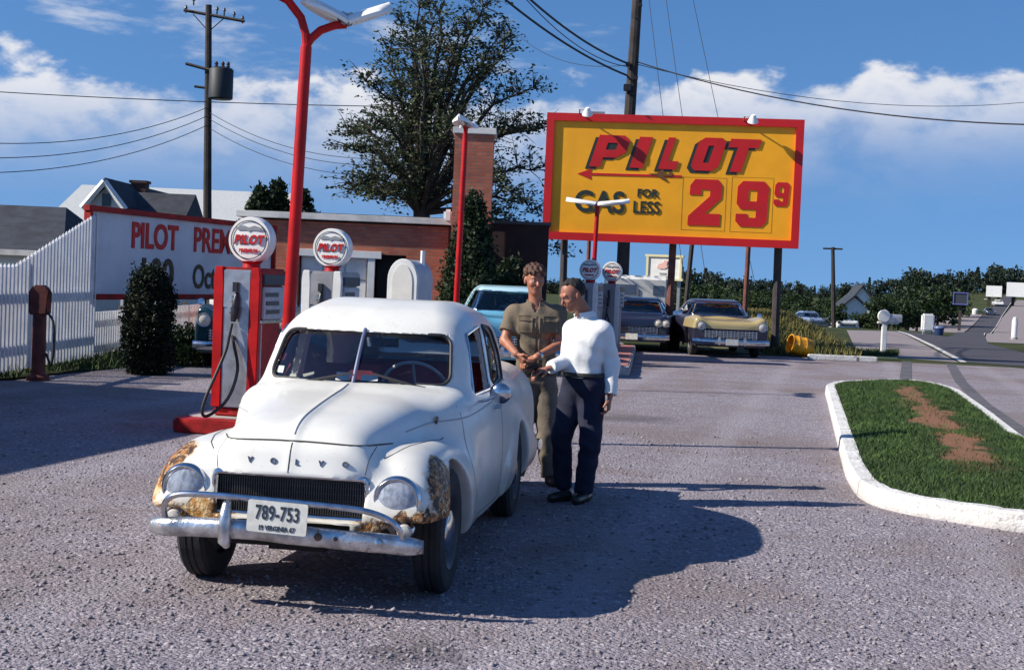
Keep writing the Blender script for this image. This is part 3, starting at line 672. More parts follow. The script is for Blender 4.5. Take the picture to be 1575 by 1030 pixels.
# ---- white picket fence: raked tall run, then a low run under the sign
M_pick = mat('white pickets', (.74, .74, .76), .6, 0, .14, 3)
f1 = thing('picket_fence', 'tall white picket fence with raked top left of the white sign', 'fence', (-7.28, 14.6, 0), math.pi/2-.01)
q = MB(); x = 0.0
while x < 9.9:
    D = 14.6+x; h = float(np.interp(D, [14.6, 20.6, 24.5], [1.55, 1.6, 2.55])); q.box((x, 0, h/2+.05), (.065, .05, h-.1)); q.add([(x-.0325, -.025, h), (x+.0325, -.025, h), (x+.0325, .025, h), (x-.0325, .025, h), (x, 0, h+.06)], [(0, 1, 4), (1, 2, 4), (2, 3, 4), (3, 0, 4), (3, 2, 1, 0)]); x += .155
q.build('pickets', M_pick, f1)
for z in (.42, 1.18): q = MB(); q.box((4.95, .05, z), (9.9, .05, .11)); q.build('rail', M_pick, f1)
for x in (.1, 3.3, 6.6, 9.9): q = MB(); q.box((x, .12, .85), (.10, .10, 1.7)); q.build('post', mat('grey fence post', (.30, .29, .30), .8), f1)
f2 = thing('picket_fence', 'low white picket fence under the white sign', 'fence', (-7.38, 24.6, 0), math.pi/2-.0)
q = MB(); x = 0.0
while x < 14: q.box((x, 0, .44), (.07, .04, .80)); x += .15
q.build('pickets', M_pick, f2)
for z in (.22, .66): q = MB(); q.box((7, .045, z), (14, .045, .09)); q.build('rail', M_pick, f2)
for x in (.15, 2.6, 5.2, 7.8, 10.4, 13): q = MB(); q.box((x, .11, .45), (.10, .10, .92)); q.build('post', mat('dark fence post', (.10, .09, .09), .8), f2)

# ---- light poles with winged lamp heads
def lamp_head(parent, c, rz, tilt, w=.95):
    """one curved white wing reflector on an arm end"""
    vs = []; n = 9; k = 7
    for i in range(n):
        u = i/(n-1); x = u*w; hw = .30*w*math.sin(math.pi*min(1, .18+u*.86))**.6+.02
        for j in range(k):
            v = -1+2*j/(k-1); vs.append((x, v*hw, .07*(1-v*v)+.05*u*0))
    fs = [(i*k+j, i*k+j+1, (i+1)*k+j+1, (i+1)*k+j) for i in range(n-1) for j in range(k-1)]; b0 = len(vs)
    vs2 = [(p[0], p[1]*.96, p[2]-.035) for p in vs]; q = MB(); Mx = Matrix.Translation(c) @ Matrix.Rotation(rz, 4, 'Z') @ Matrix.Rotation(tilt, 4, 'Y')
    rim = [i*k for i in range(n)]+[(n-1)*k+j for j in range(1, k)]+[i*k+k-1 for i in range(n-2, -1, -1)]+[j for j in range(k-2, 0, -1)]
    q.add(vs+vs2, fs+[tuple(b0+i for i in f[::-1]) for f in fs]+[(rim[i], rim[(i+1) % len(rim)], b0+rim[(i+1) % len(rim)], b0+rim[i]) for i in range(len(rim))], Mx)
    h = q.build('lamp_head', mat('lamp enamel', (.86, .85, .82), .3), parent, smooth=True, angle=50)
    q = MB(); q.tube([(.10, 0, -.01), (w*.9, 0, -.01)], .028, 8, M=Mx); q.build('tube', mat('lamp tube', (.88, .86, .78), .25), h, smooth=True)
    q = MB(); q.box((.02, 0, .03), (.16, .12, .10), Mx); q.build('lamp_socket', M_steel, h, bevel=.015)
def light_pole(label, base, top, r, spread, arm_h, rz, heads, w=.95):
    base = Vector(base); top = Vector(top); t = thing('light_pole', label, 'light pole', base, 0, 'red light poles with winged lamps'); v = top-base
    q = MB(); q.tube([(0, 0, 0), v*.5, v], [r, r*.92, r*.85], 14); q.lathe([(r*2.2, 0), (r*2.2, .03), (r*1.3, .05)], 14); q.build('pole', M_red, t, smooth=True)
    for s in (1, -1):
        d = Vector((math.cos(rz)*s, math.sin(rz)*s, 0)); pts = [v, v+d*spread*.10+Vector((0, 0, arm_h*.3)), v+d*spread*.35+Vector((0, 0, arm_h*.68)), v+d*spread*.7+Vector((0, 0, arm_h*.92)), v+d*spread+Vector((0, 0, arm_h))]
        if s < 0 and heads == 'Y': pts = [v, v-Vector((d.x*-.03*spread, 0, -arm_h*.5)), v+d*spread*.16+Vector((0, 0, arm_h*1.1)), v+d*spread*.5+Vector((0, 0, arm_h*1.7)), v+d*spread*.8+Vector((0, 0, arm_h*1.9))]
        q = MB(); q.tube(pts, r*.62, 10); q.build('arm', M_red, t, smooth=True)
        if heads == 'Y':
            for dz in (0, math.pi): lamp_head(t, pts[-1]+Vector((0, 0, .02)), rz+dz, R(-22), w)
        else: lamp_head(t, pts[-1]-d*.05, rz if s > 0 else rz+math.pi, R(-7), w)
    return t
D1 = 14.5; b1 = at(446, 470, D1); t1 = at(471, 72, D1); sl = (t1.x-b1.x)/(t1.z-b1.z); light_pole('nearest red light pole between the first two pumps, tall enough to leave the frame', (b1.x-sl*b1.z, D1, .14), (t1.x, D1, t1.z), .068, .40, .26, R(18), 'Y', .50)
D2 = 22.5; b2 = at(702, 462, D2); t2 = at(716, 205, D2); sl = (t2.x-b2.x)/(t2.z-b2.z); light_pole('red light pole in front of the brick chimney', (b2.x-sl*b2.z, D2, 0), (t2.x, D2, t2.z), .05, .14, .12, R(80), '', .45)
D3 = 33.8; b3 = at(913, 460, D3); t3 = at(919, 318, D3); light_pole('farthest red light pole, its lamp crossing the yellow billboard', (b3.x-.06, D3, .14), (t3.x, D3, t3.z), .06, .08, .05, R(-14), '', .74)

# ---- utility poles
def wires_at(p, r): pass
up = thing('utility_pole', 'dark utility pole with transformer and crossarms, left above the white sign', 'utility pole', ((318-787)/FPX*55, 55, 0), 0, 'utility poles')
def loc(px, py, D, o): return at(px, py, D)-o.location
q = MB(); q.tube([(0, 0, 0), loc(319, 300, 55, up), loc(321, 8, 55, up)], [.18, .16, .12], 10); q.build('pole', M_wood, up, smooth=True)
q = MB(); q.tube([loc(283, 16, 55.2, up), loc(376, 33, 54.6, up)], .06, 4)
q.tube([loc(297, 22, 55, up), loc(320, 48, 55, up)], .02, 5); q.tube([loc(345, 28, 55, up), loc(322, 48, 55, up)], .02, 5); q.build('crossarm', M_wood, up)
for px, py in ((286, 14), (298, 2), (334, 16), (345, 18), (360, 24), (373, 30)):
    p = loc(px, py, 55, up); q = MB(); q.lathe([(.03, -.16), (.03, .0), (.07, .02), (.05, .10), (.02, .14)], 8, Matrix.Translation(p)); q.build('insulator', mat('brown glaze', (.05, .03, .03), .2), up, smooth=True)
q = MB(); q.tube([loc(286, 98, 55, up), loc(330, 110, 54.7, up)], .06, 4); q.tube([loc(299, 133, 55, up), loc(320, 136, 55, up)], .05, 4); q.build('lower_arm', M_wood, up)
c = loc(340, 128, 54.6, up); q = MB(); q.lathe([(.0005, -.62), (.40, -.62), (.46, -.58), (.46, .50), (.40, .56), (.12, .62), (.0005, .62)], 20, Matrix.Translation(c)); tr = q.build('transformer', mat('transformer paint', (.02, .024, .03), .6, .1, .2, 4), up, smooth=True, angle=50)
for dx in (-.2, .05, .25): q = MB(); q.lathe([(.05, 0), (.08, .05), (.05, .10), (.08, .15), (.03, .24)], 8, Matrix.Translation(c+Vector((dx, 0, .58)))); q.build('bushing', mat('brown glaze', (.05, .03, .03)), tr, smooth=True)
Dp = 47.0
up2 = thing('utility_pole', 'thick dark utility pole rising behind the yellow billboard and out of the frame', 'utility pole', ((953-787)/FPX*Dp, Dp, 0), 0, 'utility poles')
q = MB(); q.tube([(0, 0, 0), loc(967, 200, Dp, up2), loc(982, -30, Dp, up2)], [.22, .19, .16], 10); q.build('pole', M_wood, up2, smooth=True)
for px, py, s in ((966, 99, .10), (977, 120, .11), (965, 135, .16), (978, 28, .06), (985, 8, .08)):
    p = loc(px, py, Dp-.2, up2); q = MB(); q.box(p, (s*1.6, s, s*1.4)); q.build('cable_clamp', mat('clamp iron', (.04, .04, .05), .6, .5), up2, bevel=.02)
for px, a in ((1280, 0),):
    D = 95; o = thing('utility_pole', 'thin distant utility pole with one crossarm, right of the yellow billboard', 'utility pole', ((1281-787)/FPX*D, D, float(zt((1281-787)/FPX*D, D))), 0, 'utility poles')
    q = MB(); q.tube([(0, 0, 0), loc(1281, 380, D, o)], [.16, .12], 8); q.build('pole', M_wood, o, smooth=True)
    q = MB(); q.tube([loc(1266, 382, D, o), loc(1296, 383, D, o)], .06, 4); q.build('crossarm', M_wood, o)

# ---- wires
M_wire = mat('black wire', (.02, .02, .024), .6)
def wire(label, p, qv, sag, r):
    p, qv = Vector(p), Vector(qv); pts = []
    for t in np.linspace(0, 1, 18): v = p.lerp(qv, t); v.z -= sag*4*t*(1-t); pts.append(v)
    q = MB(); q.tube(pts, r, 5); o = q.build('overhead_wire', M_wire, None, smooth=True); tag(o, label, 'wire', 'overhead wires')
wire('lower thick cable from the sky to the pole behind the billboard', at(740, -32, 38), at(964, 116, Dp), .25, .035)
wire('upper thick cable from the sky to the pole behind the billboard', at(782, -32, 38), at(966, 98, Dp), .25, .035)
wire('thin line close under the upper thick cable', at(786, -28, 38), at(966, 103, Dp), .45, .014)
wire('wire from the billboard pole to the right edge of the picture, upper', at(975, 94, Dp), at(1640, 193, 38), .5, .022)
wire('faint wire from the billboard pole to the right, just below the upper one', at(975, 98, Dp), at(1640, 150, 60), .8, .012)
wire('faint wire from the tall tree to the billboard pole', at(790, 48, 70), at(966, 100, Dp), .6, .012)
wire('near level wire passing the transformer pole into the tree', at(-60, 138, 52), at(600, 164, 56), .1, .018)
for k, (y0, y1) in enumerate(((214, 165), (238, 178), (262, 192))): wire('%s of three slack wires left of the transformer pole' % ('top', 'middle', 'lowest')[k], at(-60, y0+4, 40), at(320, y1, 55), .5, .014)
for k, (y0, y1) in enumerate(((172, 236), (182, 246), (196, 262))): wire('%s of three slack wires dropping right from the transformer pole' % ('top', 'middle', 'lowest')[k], at(320, y0, 55), at(560, y1+8, 48), .4, .012)
for k, (x0, x1, nm) in enumerate(((996, 1052, 'left'), (1022, 1086, 'middle'), (1062, 1160, 'right'))): wire('%s of three faint guy wires falling behind the billboard' % nm, at(x0, -20, Dp), at(x1, 430, 44), .1, .010)

# ---- roofs behind the fence on the left
def b_shingle(nt, co):
    n = nt.noise(co, .8, 6, .7); f = nt.noise(nt.vm('MULTIPLY', co, (6, 6, 22)), 1, 3)
    return nt.mix(nt.m('MULTIPLY', f, .6), nt.mix(n, (.44, .46, .47), (.56, .57, .57)), (.36, .38, .40)), f, .02, .9
M_shing = surf_mat('pale grey shingles', b_shingle)
M_slate = mat('dark slate roof', (.035, .04, .055), .85, 0, .4, 2, .3, 16)
M_clap = mat('white clapboard', (.76, .75, .72), .7, 0, .08, 3)
def wedge(q, pts): pass
h = thing('pale_roofed_house', 'large house under a wide pale grey shingle roof, behind the transformer pole', 'house', (0, 62, 0))
D = 62; e0, e1, r0, r1 = at(62, 345, D), at(520, 350, D), at(126, 284, D+5), at(450, 284, D+5)
zb = e0.z
q = MB(); ez = e0.z; rz_ = r0.z; dy = 10; y0 = 0
q.add([(e0.x, 0, ez), (e1.x, 0, ez), (r1.x, 5, rz_), (r0.x, 5, rz_), (e0.x, dy, ez), (e1.x, dy, ez)], [(0, 1, 2, 3), (5, 4, 3, 2), (4, 0, 3), (1, 5, 2), (0, 4, 5, 1)]); q.build('roof', M_shing, h)
q = MB(); q.box(((e0.x+e1.x)/2, 5, ez/2-.02), (e1.x-e0.x-.6, 9.2, ez)); q.build('wall', M_clap, h)
def gable_house(name, label, D, lx, rx, ridge_y, eave_y, depth, mroof, zwall, facing='front', peak_dx=.5, chim=None):
    """ridge runs away from the viewer when facing is 'front', across the view when 'side'"""
    a, c = at(lx, eave_y, D), at(rx, eave_y, D); rz = at((lx+rx)/2, ridge_y, D).z; w = c.x-a.x; g = float(zt(a.x, D))
    o = thing(name, label, 'house', ((a.x+c.x)/2, D, g)); ez = a.z-g; rz -= g
    q = MB()
    if facing == 'front':
        q.box((0, depth/2, ez/2), (w*.94, depth, ez)); q.add([(-w*.47, 0, ez), (w*.47, 0, ez), (0, 0, rz-.12), (-w*.47, depth, ez), (w*.47, depth, ez), (0, depth, rz-.12)], [(0, 1, 2), (3, 5, 4), (0, 2, 5, 3), (1, 4, 5, 2)])
    else:
        q.box((0, depth/2, ez/2), (w*.96, depth, ez)); q.add([(-w*.48, 0, ez), (-w*.48, depth, ez), (-w*.48, depth/2, rz-.12), (w*.48, 0, ez), (w*.48, depth, ez), (w*.48, depth/2, rz-.12)], [(0, 2, 1), (3, 4, 5), (0, 3, 5, 2), (1, 2, 5, 4)])
    q.build('wall', M_clap, o); q = MB(); t = .16
    if facing == 'front':
        for s in (-1, 1): q.add([(s*w*.52, -.3, ez-.12), (0, -.3, rz), (0, depth+.3, rz), (s*w*.52, depth+.3, ez-.12), (s*w*.52, -.3, ez-.12+t), (0, -.3, rz+t), (0, depth+.3, rz+t), (s*w*.52, depth+.3, ez-.12+t)], [(0, 1, 2, 3), (4, 5, 6, 7), (0, 1, 5, 4), (3, 2, 6, 7), (0, 3, 7, 4)])
    else:
        for s in (-1, 1): q.add([(-w*.5, depth/2+s*(depth/2+.3), ez-.1), (-w*.5, depth/2, rz), (w*.5, depth/2, rz), (w*.5, depth/2+s*(depth/2+.3), ez-.1)]+[(-w*.5, depth/2+s*(depth/2+.3), ez-.1+t), (-w*.5, depth/2, rz+t), (w*.5, depth/2, rz+t), (w*.5, depth/2+s*(depth/2+.3), ez-.1+t)], [(0, 1, 2, 3), (4, 5, 6, 7), (0, 3, 7, 4), (0, 1, 5, 4), (3, 2, 6, 7)])
    rf = q.build('roof', mroof, o)
    if chim is not None:
        cp = at(chim[0], chim[1], D)-o.location; q = MB(); q.box((cp.x, depth*.4, cp.z-.9), (.55, .55, 1.9)); q.box((cp.x, depth*.4, cp.z+.06), (.66, .66, .10)); q.build('chimney', mat('dark brick', (.09, .045, .035), .9), rf)
    return o, w, ez, rz
o, w, ez, rz = gable_house('gabled_house', 'white gable with dark slate roof and chimney, above the white sign', 50, 132, 196, 281, 316, 9, M_slate, 0, 'front', chim=(174, 272))
q = MB(); q.box((.0, -.03, ez+.22), (.30, .06, .42)); q.build('window', mat('dark pane', (.03, .04, .05), .08), o)
q = MB()
for s_ in (-1, 1): q.tube([(s_*w*.52, -.36, ez-.10), (0, -.36, rz+.02)], .11, 4)
q.build('barge_board', M_white, o)
p0, p1 = at(180, 290, 50.4)-o.location, at(282, 297, 50.4)-o.location
q = MB(); zz = p0.z; q.add([(p0.x, 2.4, zz), (p1.x, 2.4, zz), (p1.x, -.2, zz-1.5), (p0.x+.5, -.2, zz-1.5), (p0.x, 5, zz-1.5), (p1.x, 5, zz-1.5)], [(0, 1, 2, 3), (0, 4, 5, 1), (1, 5, 2), (0, 3, 4), (3, 2, 5, 4)]); q.build('side_roof', M_slate, o)
q = MB(); q.box(((p0.x+p1.x)/2+.25, 2.4, (zz-1.5)/2), (p1.x-p0.x-.6, 4.6, zz-1.55)); q.build('side_wall', M_clap, o)
h = thing('dark_roofed_house', 'house with dark hipped roof at the left edge of the picture', 'house', (0, 40, 0)); D = 40
e0, e1, r1_ = at(-160, 380, D), at(97, 388, D), at(40, 309, D)
q = MB(); ez, rz_ = e1.z, r1_.z; q.add([(e0.x, 0, ez), (e1.x, 0, ez), (r1_.x, 3.6, rz_), (e0.x, 3.6, rz_), (e0.x, 7.2, ez), (e1.x, 7.2, ez)], [(0, 1, 2, 3), (1, 5, 2), (5, 4, 3, 2), (0, 3, 4), (0, 4, 5, 1)]); q.build('roof', M_slate, h)
q = MB(); q.box(((e0.x+e1.x)/2, 3.6, ez/2-.02), (e1.x-e0.x-.5, 6.6, ez)); q.build('wall', M_clap, h)
q = MB(); q.box(((e0.x+e1.x)/2, -.02, ez-.06), (e1.x-e0.x, .06, .16)); q.build('gutter_board', M_trim, h)
# ================================================================== trees and shrubs
def leaf_mat(name, c1, c2, sc=1.2):
    if name in MATS: return MATS[name]
    m = bpy.data.materials.new(name); m.use_nodes = True; nt = NT(m.node_tree); nt.N.clear()
    co = nt.n('ShaderNodeTexCoord').outputs['Object']; f = nt.noise(co, sc, 4, .6); g = nt.noise(co, sc*9, 2)
    c = nt.mix(nt.ss(nt.m('ADD', nt.m('MULTIPLY', f, .6), nt.m('MULTIPLY', g, .4)), .36, .64), c1, c2)
    d = nt.n('ShaderNodeBsdfPrincipled'); nt.put(d.inputs['Base Color'], c); d.inputs['Roughness'].default_value = .55; d.inputs['Specular IOR Level'].default_value = .3
    t = nt.n('ShaderNodeBsdfTranslucent'); nt.put(t.inputs[0], c); x = nt.n('ShaderNodeMixShader'); x.inputs[0].default_value = .18
    nt.put(x.inputs[1], d.outputs[0]); nt.put(x.inputs[2], t.outputs[0]); o = nt.n('ShaderNodeOutputMaterial'); nt.put(o.inputs[0], x.outputs[0]); MATS[name] = m; return m
def leaf_mesh(name, C, n, spread, size, seed, asp=.55, flat=0.0):
    """n leaf quads about each centre; spread = (x, y, z) scatter"""
    g = np.random.default_rng(seed); C = np.repeat(np.array(C, float), n, 0); N = len(C); C = C+g.normal(0, 1, (N, 3))*np.array(spread)*.55
    a = g.normal(0, 1, (N, 3)); a[:, 2] *= (1-flat); a /= np.linalg.norm(a, axis=1, keepdims=True); b = g.normal(0, 1, (N, 3)); b[:, 2] *= (1-flat*.5); b -= a*(a*b).sum(1, keepdims=True); b /= np.linalg.norm(b, axis=1, keepdims=True)
    s = (size*g.uniform(.6, 1.35, N))[:, None]; u, v = a*s*.5, b*s*.5*asp
    V = np.stack([C-u, C+v, C+u, C-v], 1).reshape(-1, 3); me = bpy.data.meshes.new(name); me.vertices.add(4*N); me.vertices.foreach_set('co', V.astype(np.float32).ravel())
    me.loops.add(4*N); me.loops.foreach_set('vertex_index', np.arange(4*N, dtype=np.int32)); me.polygons.add(N); me.polygons.foreach_set('loop_start', np.arange(0, 4*N, 4, dtype=np.int32)); me.update(calc_edges=True); return me
M_bark = mat('bark', (.05, .04, .034), .95, 0, .4, 4, .5, 20)
# ---- the tall open tree behind the building
D = 46.0; base = at(650, 428, D); base.z = 0
tr = thing('tall_tree', 'tall open-crowned tree with dark leaf sprays rising behind the brick building', 'tree', base)
rr = random.Random(21); q = MB(); cl = []
def P_(px, py, dy=0.0): v = at(px, py, D+dy)-base; return v
fork = P_(648, 318); q.tube(smooth_path0([(0, 0, 0), P_(650, 380), fork]) if False else [Vector((0, 0, 0)), P_(650, 380), fork], [.36, .30, .26], 10)
tips = [(538, 236, 0), (545, 282, -1), (570, 128, 1), (580, 196, -2), (660, 10, 2), (715, 40, -2), (765, 60, -1), (625, 40, -1), (670, 120, 2), (596, 66, 1), (610, 140, -1), (640, -16, 0), (655, 70, -2), (688, -40, 1), (700, 80, 2), (742, 4, -1), (752, 110, -2), (792, 66, 1), (816, 132, 0), (836, 196, 1), (796, 200, -2), (832, 262, 0), (822, 322, 1), (780, 290, -2), (770, 352, 0), (556, 300, 1), (600, 250, -2), (690, 190, -2), (720, 250, 2), (640, 180, 2), (846, 384, 1), (535, 210, 2), (590, 310, -1)]
for (tx, ty, dy) in tips:
    e = P_(tx, ty, dy*.9+rr.uniform(-.8, .8)); s = fork.lerp(P_(648, 380), rr.uniform(0, .4)); n = 9; pts = []
    for i in range(n+1):
        t = i/n; p = s.lerp(e, t); p.z += (.9 if ty < 250 else .5)*math.sin(math.pi*t)*(.5 if abs(tx-650) < 60 else 1); p += Vector((rr.uniform(-.08, .08), rr.uniform(-.08, .08), rr.uniform(-.06, .06)))*t*2; pts.append(p)
    L = (e-s).length; q.tube(pts, [max(.012, .12*(1-i/n)**1.1*min(1, L/5)+.014) for i in range(n+1)], 6)
    for i in range(3, n+1):
        for k in range(6 if i < 6 else 9):
            o = pts[i]; d = (e-s).normalized(); side = Vector((rr.uniform(-1, 1), rr.uniform(-1, 1), rr.uniform(-.35, .75))).normalized(); ln = rr.uniform(.5, 1.35)*(1.15-.4*i/n)
            b_ = o+(side+d*.55).normalized()*ln; m_ = o.lerp(b_, .5)+Vector((0, 0, .06)); q.tube([o, m_, b_], [.018, .012, .005], 4)
            for t in (.45, .72, 1.0):
                if rr.random() < .80: c = o.lerp(b_, t); cl.append((c.x+rr.uniform(-.1, .1), c.y+rr.uniform(-.1, .1), c.z-rr.uniform(0, .12)))
q.build('trunk', M_bark, tr, smooth=True)
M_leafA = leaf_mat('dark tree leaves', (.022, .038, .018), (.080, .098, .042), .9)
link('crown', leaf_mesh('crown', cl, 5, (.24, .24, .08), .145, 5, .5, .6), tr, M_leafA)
# ---- evergreens and shrubs near the building and the fence
def shell_pts(f, n, seed, jitter=.06):
    g = np.random.default_rng(seed); out = []
    for _ in range(n):
        t, a, r = g.random(), g.uniform(0, 6.283), 1-abs(g.normal(0, .18)); rad, z = f(t); k = rad*max(.1, r)*(1+.12*math.sin(a*3+t*9)+.08*math.sin(a*7-t*17)); out.append((k*math.cos(a), k*math.sin(a), z+g.normal(0, jitter)))
    return out
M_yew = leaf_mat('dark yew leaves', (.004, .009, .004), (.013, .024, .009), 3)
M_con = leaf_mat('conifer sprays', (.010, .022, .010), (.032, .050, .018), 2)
def shrub(name, label, loc, h, prof, n, leaf, m, seed, cat='shrub', sp=.05, core=True, stem=.05):
    o = thing(name, label, cat, loc); f = lambda t: (float(np.interp(t, [p[0] for p in prof], [p[1] for p in prof])), t*h)
    link('foliage', leaf_mesh('foliage', shell_pts(f, n, seed), 6, (sp, sp, sp*1.2), leaf, seed, .45, 0), o, m)
    q = MB(); q.tube([(0, 0, 0), (0, 0, h*.5), (0, 0, h*.9)], [stem, stem*.7, stem*.2], 8)
    rs = random.Random(seed)
    for k in range(26):
        t = rs.uniform(.12, .9); r, z = f(t); a = rs.uniform(0, 6.28); q.tube([(0, 0, z*.9), (r*.8*math.cos(a), r*.8*math.sin(a), z)], [stem*.35, .006], 5)
    q.build('stem', M_bark, o, smooth=True); return o
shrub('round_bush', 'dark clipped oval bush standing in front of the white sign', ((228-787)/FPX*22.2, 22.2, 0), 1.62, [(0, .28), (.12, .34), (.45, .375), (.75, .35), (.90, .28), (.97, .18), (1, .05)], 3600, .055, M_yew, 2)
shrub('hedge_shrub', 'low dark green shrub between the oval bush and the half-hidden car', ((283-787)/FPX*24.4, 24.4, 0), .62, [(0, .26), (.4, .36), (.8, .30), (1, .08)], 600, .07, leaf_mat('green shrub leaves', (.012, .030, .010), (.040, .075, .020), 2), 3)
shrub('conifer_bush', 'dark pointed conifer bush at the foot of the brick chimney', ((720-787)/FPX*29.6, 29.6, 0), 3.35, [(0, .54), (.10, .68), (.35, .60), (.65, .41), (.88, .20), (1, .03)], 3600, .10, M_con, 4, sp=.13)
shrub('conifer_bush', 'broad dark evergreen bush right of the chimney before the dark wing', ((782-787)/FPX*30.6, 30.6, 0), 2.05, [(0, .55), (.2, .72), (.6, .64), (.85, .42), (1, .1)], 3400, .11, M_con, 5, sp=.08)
for k, (px, py, D, w, lab) in enumerate(((402, 292, 45, .75, 'dark evergreen treetop left above the flat brick building'), (428, 284, 46, .55, 'narrow dark evergreen just left of the nearest red pole above the roof'), (466, 300, 47, .6, 'small dark evergreen just right of the nearest red pole above the roof'))):
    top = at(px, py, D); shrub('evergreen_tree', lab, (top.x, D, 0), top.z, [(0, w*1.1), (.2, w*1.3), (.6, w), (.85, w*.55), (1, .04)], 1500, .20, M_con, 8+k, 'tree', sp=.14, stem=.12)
# ---- the far tree line: each tree its own object, a few crowns shared
def far_tree(seed, conifer=False):
    rs = random.Random(seed); C = []
    if conifer:
        for _ in range(200): t = rs.random()**.8; r = .23*(1-t)+.02; a = rs.uniform(0, 6.28); k = r*rs.uniform(.4, 1.1); C.append((k*math.cos(a), k*math.sin(a), .08+t*.92))
        return leaf_mesh('crown', C, 5, (.03, .03, .02), .075, seed, .5, .3)
    for _ in range(13):
        a, rad, z = rs.uniform(0, 6.28), rs.uniform(.05, .30), rs.uniform(.38, .84); br = rs.uniform(.11, .20); cx_, cy_ = rad*math.cos(a), rad*math.sin(a)
        for _k in range(30):
            v = Vector((rs.gauss(0, 1), rs.gauss(0, 1), rs.gauss(0, .8))).normalized()*br*rs.uniform(.6, 1.05); C.append((cx_+v.x, cy_+v.y, z+v.z))
    return leaf_mesh('crown', C, 4, (.02, .02, .015), .062, seed, .6, .2)
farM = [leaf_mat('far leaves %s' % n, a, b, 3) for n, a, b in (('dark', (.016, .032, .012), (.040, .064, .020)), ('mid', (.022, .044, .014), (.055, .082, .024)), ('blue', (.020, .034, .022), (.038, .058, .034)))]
crowns = [far_tree(40+i) for i in range(6)]+[far_tree(50, True), far_tree(51, True)]
CM = {}
def far_crown(i, j):
    if (i, j) not in CM:
        me = crowns[i].copy() if j else crowns[i]; me.materials.clear(); me.materials.append(farM[j]); CM[(i, j)] = me
    return CM[(i, j)]
qt = MB(); qt.tube([(0, 0, 0), (.01, 0, .4), (0, .01, .75)], [.026, .020, .006], 7); qt.tube([(0, 0, .35), (.12, .05, .55)], [.012, .004], 5); qt.tube([(0, 0, .42), (-.12, -.04, .62)], [.012, .004], 5)
t0 = qt.build('trunk', M_bark, None, smooth=True); trunk_me = t0.data; bpy.data.objects.remove(t0)
def top_y(px): return float(np.interp(px, [860, 930, 1000, 1045, 1070, 1100, 1150, 1200, 1240, 1262, 1300, 1340, 1370, 1400, 1420, 1450, 1490, 1525, 1560, 1640], [424, 430, 430, 412, 408, 416, 424, 428, 434, 436, 434, 428, 424, 407, 412, 416, 408, 400, 406, 404]))
rs = random.Random(77); spots = []
for px in range(1030, 1650, 9): spots.append((px+rs.uniform(-4, 4), rs.uniform(350, 430), 0))
for px in range(840, 1060, 16): spots.append((px+rs.uniform(-5, 5), rs.uniform(260, 420), 0))
for px in range(900, 1480, 15): spots.append((px+rs.uniform(-6, 6), rs.uniform(190, 280), 1))
for px in range(935, 1420, 19): spots.append((px+rs.uniform(-7, 7), rs.uniform(105, 165), 2))
for px in range(1350, 1400, 11): spots.append((px+rs.uniform(-3, 3), rs.uniform(84, 98), 3))
for px, D in ((1120, 98), (1146, 96), (1172, 99), (1238, 120), (1262, 140)): spots.append((px, D, 3))
for px, D in ((1284, 130), (1296, 132), (1308, 130), (1322, 131), (1334, 130), (1344, 133), (1352, 128)): spots.append((px, D, 5))
for (px, D, layer) in spots:
    if layer < 3 and 1288 < px < 1342 and D < 200: continue
    if D > 170 and px > 1470 and layer == 1: continue
    if 1505 < px < 1620 and D < 372: continue
    x = (px-787)/FPX*D; g = float(zt(x, D)); y = top_y(px)+(rs.uniform(-4, 6) if layer == 0 else rs.uniform(10, 24) if layer == 1 else rs.uniform(24, 38) if layer == 2 else 480-top_y(px)+rs.uniform(-3, 5) if layer == 5 else rs.uniform(42, 54)); hgt = max(2.2, at(px, y, D).z-g)
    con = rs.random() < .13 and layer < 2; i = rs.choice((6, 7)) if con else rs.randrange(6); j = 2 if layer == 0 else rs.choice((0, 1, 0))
    dz_ = .34 if layer < 2 and not con else .12; hgt = hgt/(1-dz_)
    o = thing('far_tree', 'dark pointed conifer in the distant tree line' if con else ('blue-green tree along the crest of the distant tree line' if layer == 0 else 'leafy green tree in the valley below the distant crest' if layer < 3 else 'low bushy tree at the near edge of the valley'), 'tree', (x, D, g-dz_*hgt), rs.uniform(0, 6.28), 'trees of the distant tree line')
    w = hgt*(1-dz_)*rs.uniform(.85, 1.25)*(1.25 if not con else .8); o.scale = (w, w, hgt)
    a = bpy.data.objects.new('crown', far_crown(i, j)); COL.objects.link(a); a.parent = o
    b_ = bpy.data.objects.new('trunk', trunk_me); COL.objects.link(b_); b_.parent = o
# ---- white farmhouses among the trees
gable_house('white_house', 'white gabled house half hidden by trees, near gable', 138, 1291, 1337, 455, 474, 3.2, M_slate, 0, 'front')
gable_house('white_house', 'white gabled house standing just behind another white gable, higher up', 152, 1311, 1341, 440, 458, 3.2, M_slate, 0, 'front')
# ================================================================== fuel pumps, islands and small roadside things
PROT = -math.atan(DIRX)
M_silver = mat('brushed pump silver', (.50, .51, .54), .35, .75, .25, 6)
M_globe = mat('milk glass globe', (.84, .83, .80), .25, 0, .05, 6)
M_hose = mat('black hose', (.018, .018, .02), .55)
M_dial = mat('dial face', (.42, .45, .50), .35, 0, .2, 9)
M_gpaint = mat('grey pump paint', (.34, .34, .36), .45, .2, .2, 5)
def kerb_island(label, pts, m_side, h=.15, top=M_conc):
    t = thing('pump_island', label, 'pump island', (0, 0, 0)); poly = rpoly(pts, .25, 4); n = len(poly)
    q = MB(); q.prism([tuple(p) for p in poly], h); q.build('kerb', m_side, t, bevel=.02)
    c = sum(poly, Vector((0, 0)))/n; q = MB(); q.prism([tuple(c+(p-c)*Vector((1,1)).x*.93) for p in poly], .012, Matrix.Translation((0, 0, h))); q.build('top', top, t); return t
